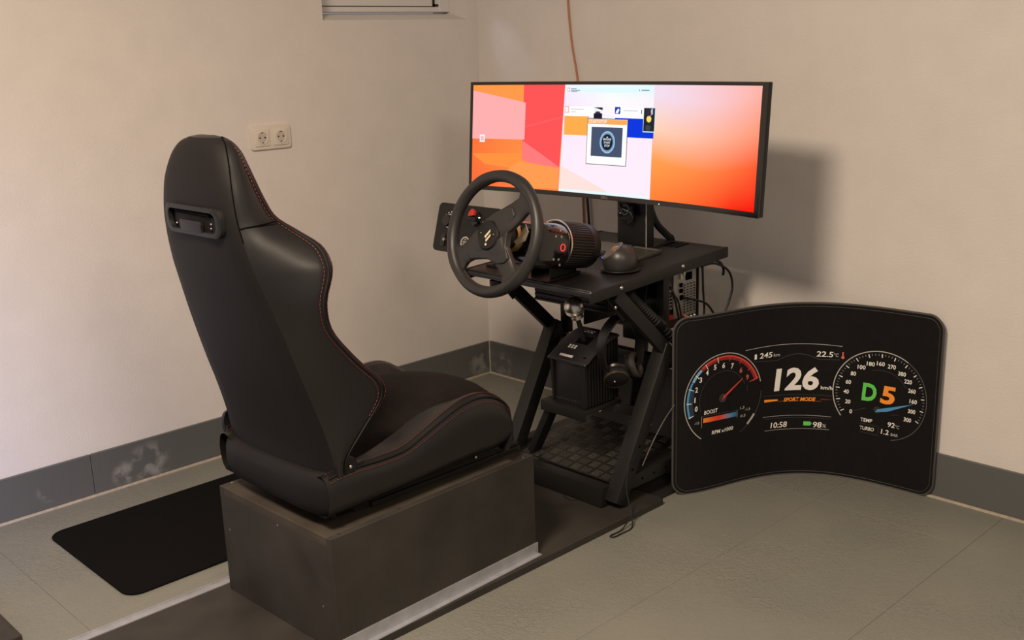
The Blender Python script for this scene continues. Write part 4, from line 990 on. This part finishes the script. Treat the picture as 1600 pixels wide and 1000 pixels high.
# loose lead on the floor by the rig foot
cable('floor_lead', [(1.338, -.705, .155), (1.345, -.725, .10), (1.368, -.735, .04), (1.395, -.760, .005), (1.398, -.810, .0035), (1.396, -.842, .0035), (1.384, -.838, .0035), (1.385, -.790, .0055), (1.376, -.735, .03), (1.368, -.700, .05)], .0020, M_cable, 'thin black lead looping onto the floor by the rig foot')
cable('white_lead', [(1.335, -.64, .135), (1.342, -.60, .20), (1.345, -.55, .255), (1.345, -.50, .29)], .0013, mat('pale_lead', (.12, .115, .11), .5), 'thin pale lead curving up beside the right leg')
cable('short_lead', [(1.128, -.757, .0225), (1.150, -.768, .0225), (1.172, -.764, .0225), (1.18, -.755, .0225)], .0018, M_cable, 'short black lead peeking out below the front beam')

# ------------------------------------------------------------------ headphones
def headphones():
    t = thing('headphones', 'black over-ear headphones hanging at the right rig strut', 'headphones', (1.262, -.645, .37))
    path = smooth_path([(1.252, -.705, .425), (1.252, -.722, .480), (1.256, -.712, .530), (1.260, -.680, .562), (1.262, -.650, .570), (1.262, -.612, .558), (1.262, -.575, .515), (1.262, -.560, .465), (1.262, -.565, .415)], 6)
    rows = []
    for i, p in enumerate(path):
        tg = (path[min(i+1, len(path)-1)]-path[max(i-1, 0)]).normalized(); sx_ = V((1, 0, 0)); nn = tg.cross(sx_).normalized()
        w_ = .012+.006*math.sin(PI*i/(len(path)-1)); rows.append([p+sx_*w_+nn*.003, p+sx_*w_-nn*.003, p-sx_*w_-nn*.003, p-sx_*w_+nn*.003])
    G().loft(rows, True, True).obj('headband', M_leather, t, bev=.0015)
    ax1 = V((.62, -.55, -.56)).normalized(); c1 = V((1.262, -.668, .398))
    cup = G().lathe([(.001, .014), (.030, .014), (.036, .010), (.038, 0), (.036, -.010), (.001, -.010)][::-1], c1, ax1, 32).obj('ear_cup', M_plastic, t)
    G().lathe([(.0345, .0125), (.0375, .0105), (.0368, .0142), (.034, .015)], c1, ax1, 32).obj('cup_ring', mat('brown_metal', (.07, .055, .035), .4, .6), cup)
    G().ball(c1+ax1*.016+V((-.008, 0, -.004)), .004, 10).obj('cup_button', M_bolt, cup)
    G().lathe([(.018, -.011), (.034, -.011), (.037, -.018), (.034, -.026), (.020, -.026)], c1, ax1, 32).obj('ear_cushion', M_leather, cup)
    ax2 = V((.80, .35, .30)).normalized(); c2 = V((1.252, -.580, .408))
    cup2 = G().lathe([(.001, -.016), (.034, -.016), (.038, -.008), (.038, .004), (.001, .004)], c2, ax2, 32).obj('ear_cup', M_plastic, t)
    G().lathe([(.020, .006), (.026, .016), (.033, .018), (.039, .013), (.0385, .004), (.020, .004)], c2, ax2, 32).obj('ear_cushion', mat('cushion_brown', (.028, .024, .018), .5), cup2)
    for c, e in ((c1, path[0]), (c2, path[-1])): G().bar(c+(e-c)*.2, e, .012, .006, (1, 0, 0)).obj('yoke', M_plastic, t)
    h = thing('headphone_hook', 'small black hook plate holding the headphones under the desk rail', 'hook', (1.285, -.69, .57))
    G().bar((1.285, -.672, .655), (1.285, -.668, .578), .005, .026, (0, 1, 0)).obj('hook_plate', M_steel, h, bev=.001)
    G().cyl((1.235, -.656, .5615), (1.290, -.656, .5615), .0045, 10).obj('hook_pin', M_steel, h)
    for z in (.640, .585): G().ball((1.289, -.670, z), .0042, 10).obj('hook_bolt', M_bolt, h)
headphones()

# ------------------------------------------------------------------ rear floor things
tag(G().box((1.02, -.560, .0005), (1.335, -.230, .012)).obj('rubber_sheet', M_rubber, None, bev=.001, seg=1), 'black rubber sheet on the floor under the rig rear', 'mat')
def tray():
    t = thing('wooden_tray', 'small grey weathered tray on the floor behind the dashboard mat', 'tray', (1.30, -.33, .012))
    w_ = mat('weathered_wood', (.20, .185, .16), .8, var=.3, vscale=30)
    x0, x1, y0, y1, z0, z1 = 1.225, 1.330, -.405, -.250, .0125, .052
    G().box((x0, y0, z0), (x1, y1, z0+.006)).obj('tray_bottom', w_, t, ang=0)
    for lo, hi in (((x0, y0, z0+.0062), (x1, y0+.008, z1)), ((x0, y1-.008, z0+.0062), (x1, y1, z1)), ((x0, y0+.0082, z0+.0062), (x0+.008, y1-.0082, z1)), ((x1-.008, y0+.0082, z0+.0062), (x1, y1-.0082, z1))):
        G().box(lo, hi).obj('tray_side', w_, t, bev=.0008, seg=1)
tray()

# ------------------------------------------------------------------ dashboard mat bent upright against the wall
PX = [-3.0819055, 4.5568936, -1.35989759, .42890861, 1.37291827]; PY = [2.58607135, -4.47678361, 1.63728422, .78622031, -.46352513]
def pv(c, s):
    r = 0
    for k in c: r = r*s+k
    return r
SA, SB, SH = -.056, .793, .548
def curve(s):
    ss = max(-.02, min(.775, s)); p = V((pv(PX, ss), pv(PY, ss))); e = 1e-4
    tg = V((pv(PX, ss+e)-pv(PX, ss-e), pv(PY, ss+e)-pv(PY, ss-e))).normalized(); p = p+tg*(s-ss)
    p.y = min(p.y, -.020); return p, tg
def Sp(s, z, o=0):
    p, tg = curve(s); return V((p.x+tg.y*o, p.y-tg.x*o, z+.0008))
def dash_mat():
    t = thing('dashboard_mat', 'black bent floor mat printed with a car dashboard, standing against the wall', 'mat', (*(Sp(.37, 0).xy), 0))
    out = [(a+(SA+SB)/2, b+SH/2) for a, b in rrect(SB-SA, SH, .045, 8)]
    def dense(pts):
        r = []
        for i, p in enumerate(pts):
            q2 = pts[(i+1) % len(pts)]; n = max(1, int(math.hypot(q2[0]-p[0], q2[1]-p[1])/.02))
            r += [(lerp(p[0], q2[0], k/n), lerp(p[1], q2[1], k/n)) for k in range(n)]
        return r
    od = dense(out)
    for off, nm, m in ((0, 'mat_face', M_mat_dark), (-.004, 'mat_back', M_rubber)):
        map_bm(poly_bm(out), nm, m, t, lambda x, y, off=off: Sp(x, y, off), .02)
    G().tube([Sp(x, y, -.002) for x, y in od], .0034, 8, True).obj('edge_binding', M_edge, t)
    inn = dense([(a+(SA+SB)/2, b+SH/2) for a, b in rrect(SB-SA-.020, SH-.020, .038, 8)])
    G().tube([Sp(x, y, .0002) for x, y in inn], .0009, 5, True).obj('edge_seam', M_dgrey, t)
    pm = lambda name, hexc: mat('print_'+name, srgb(hexc), .6)
    CW = pm('w', '#f2eee6'); CR = pm('red', '#d8443c'); CB = pm('blue', '#4c94c8'); CLB = pm('lightblue', '#7fb4d8'); CO = pm('orange', '#ff9a30'); CG = pm('green', '#62d058'); CD = pm('dim', '#4a4848'); CS = pm('silver', '#b4b2ae'); CDB = pm('darkblue', '#1e3448')
    def put(bm, name, m, o=.0011): return map_bm(bm, name, m, t, lambda x, y: Sp(x, y, o), .012)
    def line(a, b, w_, m, name='printed_line', o=.0011):
        d = V((b[0]-a[0], b[1]-a[1])).normalized(); nn = V((-d.y, d.x))*w_/2
        return put(poly_bm([(a[0]-nn.x, a[1]-nn.y), (b[0]-nn.x, b[1]-nn.y), (b[0]+nn.x, b[1]+nn.y), (a[0]+nn.x, a[1]+nn.y)]), name, m, o)
    def T(txt, s0, s1, z, hc, m, shear=.10, bold=.012, name='lettering'):
        bm = text_bm(txt, hc/.70, shear, bold); xs = [v.co.x for v in bm.verts]; ys = [v.co.y for v in bm.verts]
        k = (s1-s0)/(max(xs)-min(xs)); cx = (max(xs)+min(xs))/2; cy = (max(ys)+min(ys))/2
        for v in bm.verts: v.co.x = (v.co.x-cx)*k+(s0+s1)/2; v.co.y = v.co.y-cy+z
        return put(bm, name, m, .0014)
    def N(txt, c, hc, m, shear=.06):
        wd = hc*.62*len(txt)*(.5 if txt == '1' else 1); return T(txt, c[0]-wd/2, c[0]+wd/2, c[1], hc, m, shear, .018)
    # ---- left gauge
    L = (.116, .285); r = .138
    put(ring_bm(*L, r-.0016, r+.0012, 12, 236, 90), 'gauge_ring', CS); put(ring_bm(*L, r-.0012, r+.0006, -62, 0, 30), 'gauge_ring', CD)
    put(ring_bm(*L, r-.006, r+.001, -48, -32, 12), 'gauge_glint', CS)
    put(ring_bm(*L, .123, .130, 150, 201, 24), 'blue_band', CB); put(ring_bm(*L, .108, .123, 158, 201, 24), 'blue_band', CDB); put(ring_bm(*L, .121, .130, 128, 149, 12), 'blue_band', CLB)
    put(ring_bm(*L, .118, .131, 18, 127, 40), 'red_band', pm('deepred', '#8e2420')); put(ring_bm(*L, .126, .131, 18, 127, 40), 'red_band', CR, .0013)
    for k in range(10):
        a = math.radians(200-k*20.2); line((L[0]+.113*math.cos(a), L[1]+.113*math.sin(a)), (L[0]+.131*math.cos(a), L[1]+.131*math.sin(a)), .0022, CW if k < 6 else CR, 'tick', .0016)
    put(ring_bm(*L, .0835, .0845, 20, 200, 50), 'inner_ring', CD)
    line((.212, .318), (.246, .330), .002, CR); line((.205, .308), (.205, .290), .0012, CD)
    for txt, c in (('0', (.020, .267)), ('1', (.015, .295)), ('2', (.020, .326)), ('3', (.035, .355)), ('4', (.058, .374)), ('5', (.086, .386)), ('6', (.117, .386)), ('7', (.149, .379))): N(txt, c, .0155, CW)
    N('6', (.180, .360), .0155, pm('pink', '#d86a60')); N('9', (.204, .334), .0155, pm('pink', '#d86a60'))
    put(poly_bm([(.114, .278), (.118, .290), (.188, .336), (.186, .331)]), 'red_needle', CR, .0019)
    put(ring_bm(*L, .0005, .013, 0, 360, 30), 'needle_hub', pm('hub', '#3a2c2c'), .0016); put(ring_bm(*L, .011, .013, 0, 360, 30), 'needle_hub_ring', CD, .0021)
    T('BOOST', .049, .098, .2505, .0120, CW)
    for k in range(12):
        col = ['#f08a2a', '#f07a2a', '#ec6a2a', '#e85a2a', '#e44a2c', '#e04030', '#d85048', '#c86868', '#9c7a94', '#6a88b0', '#4a84b4', '#3a70a0'][k]
        s0 = .046+k*.0101; put(poly_bm([(s0, .219-k*.0002), (s0+.0101, .219-k*.0002), (s0+.0101, .2335-k*.0002), (s0, .2335-k*.0002)]), 'boost_bar', pm('b%d' % k, col))
    line((.040, .205), (.040, .240), .0012, CS); line((.040, .240), (.168, .236), .0010, CD); line((.170, .212), (.170, .236), .0012, CS)
    T('-1.0', .014, .031, .222, .008, CS); T('1.5', .180, .196, .240, .008, CS); T('-1.5', .198, .216, .232, .008, CS); T('0.5', .182, .200, .214, .008, CS)
    T('RPM x1000', .078, .156, .1825, .0115, CW)
    # ---- centre
    put(join_bm([poly_bm([(.195+.0345*k, .4175+.004*math.sin(PI*k/9)), (.195+.0345*(k+1), .4175+.004*math.sin(PI*(k+1)/9)), (.195+.0345*(k+1), .4190+.004*math.sin(PI*(k+1)/9)), (.195+.0345*k, .4190+.004*math.sin(PI*k/9))]) for k in range(9)]), 'arc_line', CS)
    line((.225, .378), (.305, .3725), .0010, CD); line((.44, .3725), (.50, .376), .0010, CD)
    put(join_bm([poly_bm([(.305+.015*k, .372+.018*math.sin(PI*k/9)), (.305+.015*(k+1), .372+.018*math.sin(PI*(k+1)/9)), (.305+.015*(k+1), .3735+.018*math.sin(PI*(k+1)/9)), (.305+.015*k, .3735+.018*math.sin(PI*k/9))]) for k in range(9)]), 'arc_line', CD)
    put(poly_bm([(.228, .385), (.236, .385), (.236, .399), (.232, .402), (.228, .399)]), 'fuel_icon', CW)
    T('245', .245, .289, .3935, .0165, CW); T('km', .293, .314, .3915, .0100, CS)
    T('22.5', .430, .480, .3905, .0165, CW); T('\u00b0C', .482, .496, .390, .0105, CS)
    put(join_bm([poly_bm([(.506, .386), (.510, .386), (.510, .401), (.506, .401)]), ring_bm(.508, .384, .0005, .0048, 0, 360, 16)]), 'thermometer_icon', pm('pink', '#d86a60'))
    T('126', .298, .441, .3115, .066, pm('bright', '#ece8e2'), .09, .034)
    T('km/h', .447, .482, .2845, .0110, CW, .05)
    line((.262, .2625), (.482, .259), .0009, CD)
    T('SPORT MODE', .331, .433, .2455, .0115, CO, .2, .03); 
    put(poly_bm([(.266, .243), (.312, .2435), (.312, .2485), (.266, .2515)]), 'orange_bar', CO); line((.314, .2415), (.45, .2395), .0016, pm('darkorange', '#8a4a1c'))
    put(poly_bm([(.448, .2435), (.480, .2465), (.480, .2485), (.448, .2485)]), 'orange_bar', pm('darkred', '#5a2420'))
    line((.262, .1955), (.482, .192), .0012, CS); line((.27, .188), (.478, .185), .0009, CD); line((.27, .150), (.478, .150), .0011, CS)
    T('10:58', .290, .345, .1655, .0175, CW); T('98', .428, .455, .1635, .0175, CW); T('%', .457, .468, .1615, .0110, CS)
    put(poly_bm([(.398, .160), (.420, .160), (.420, .163), (.423, .163), (.423, .170), (.420, .170), (.420, .173), (.398, .173)]), 'battery_icon', CG)
    # ---- right gauge
    Rg = (.620, .281); r = .1365
    put(ring_bm(*Rg, r-.0016, r+.0012, 58, 216, 80), 'gauge_ring', CS); put(ring_bm(*Rg, r-.0012, r+.0008, -75, 58, 70), 'gauge_ring', pm('ringdim', '#5c5a58'))
    put(ring_bm(*Rg, .0785, .0795, 28, 110, 40), 'inner_ring', CD)
    for k in range(57):
        a = math.radians(210-k*4.25); big = k % 4 == 0
        line((Rg[0]+(.118 if big else .123)*math.cos(a), Rg[1]+(.118 if big else .123)*math.sin(a)), (Rg[0]+.129*math.cos(a), Rg[1]+.129*math.sin(a)), .0026 if big else .0010, CW if big else CS, 'tick')
    for txt, c in (('0', (.538, .218)), ('20', (.528, .248)), ('40', (.522, .279)), ('60', (.527, .310)), ('80', (.540, .338)), ('100', (.562, .361)), ('180', (.587, .375)), ('160', (.615, .380)), ('270', (.646, .376)), ('380', (.676, .360)), ('220', (.695, .340)), ('260', (.708, .314)), ('160', (.714, .283)), ('300', (.711, .252)), ('300', (.700, .224))): N(txt, c, .0122, CW)
    T('D', .566, .608, .2865, .052, CG, .08, .035); T('5', .618, .661, .2865, .052, CO, .10, .035)
    put(poly_bm([(.606, .228), (.612, .238), (.716, .2755), (.640, .236)]), 'blue_needle', CB, .0019); put(ring_bm(.612, .236, .0005, .011, 0, 360, 24), 'needle_hub', pm('hub2', '#2a2426'), .0016)
    line((.548, .222), (.58, .236), .0009, CD); line((.65, .228), (.672, .232), .0009, CD)
    T('TEMP', .567, .600, .1975, .0110, CW); T('92', .644, .664, .1975, .0150, CW); T('\u00b0C', .666, .678, .195, .0100, CS)
    line((.566, .1855), (.618, .184), .0009, CD)
    T('TURBO', .566, .606, .1715, .0110, CW); T('1.2', .626, .648, .1715, .0150, CW); T('BAR', .654, .675, .168, .0085, CS)
    line((.566, .158), (.62, .156), .0009, CD); line((.618, .162), (.618, .182), .0009, CD)
dash_mat()
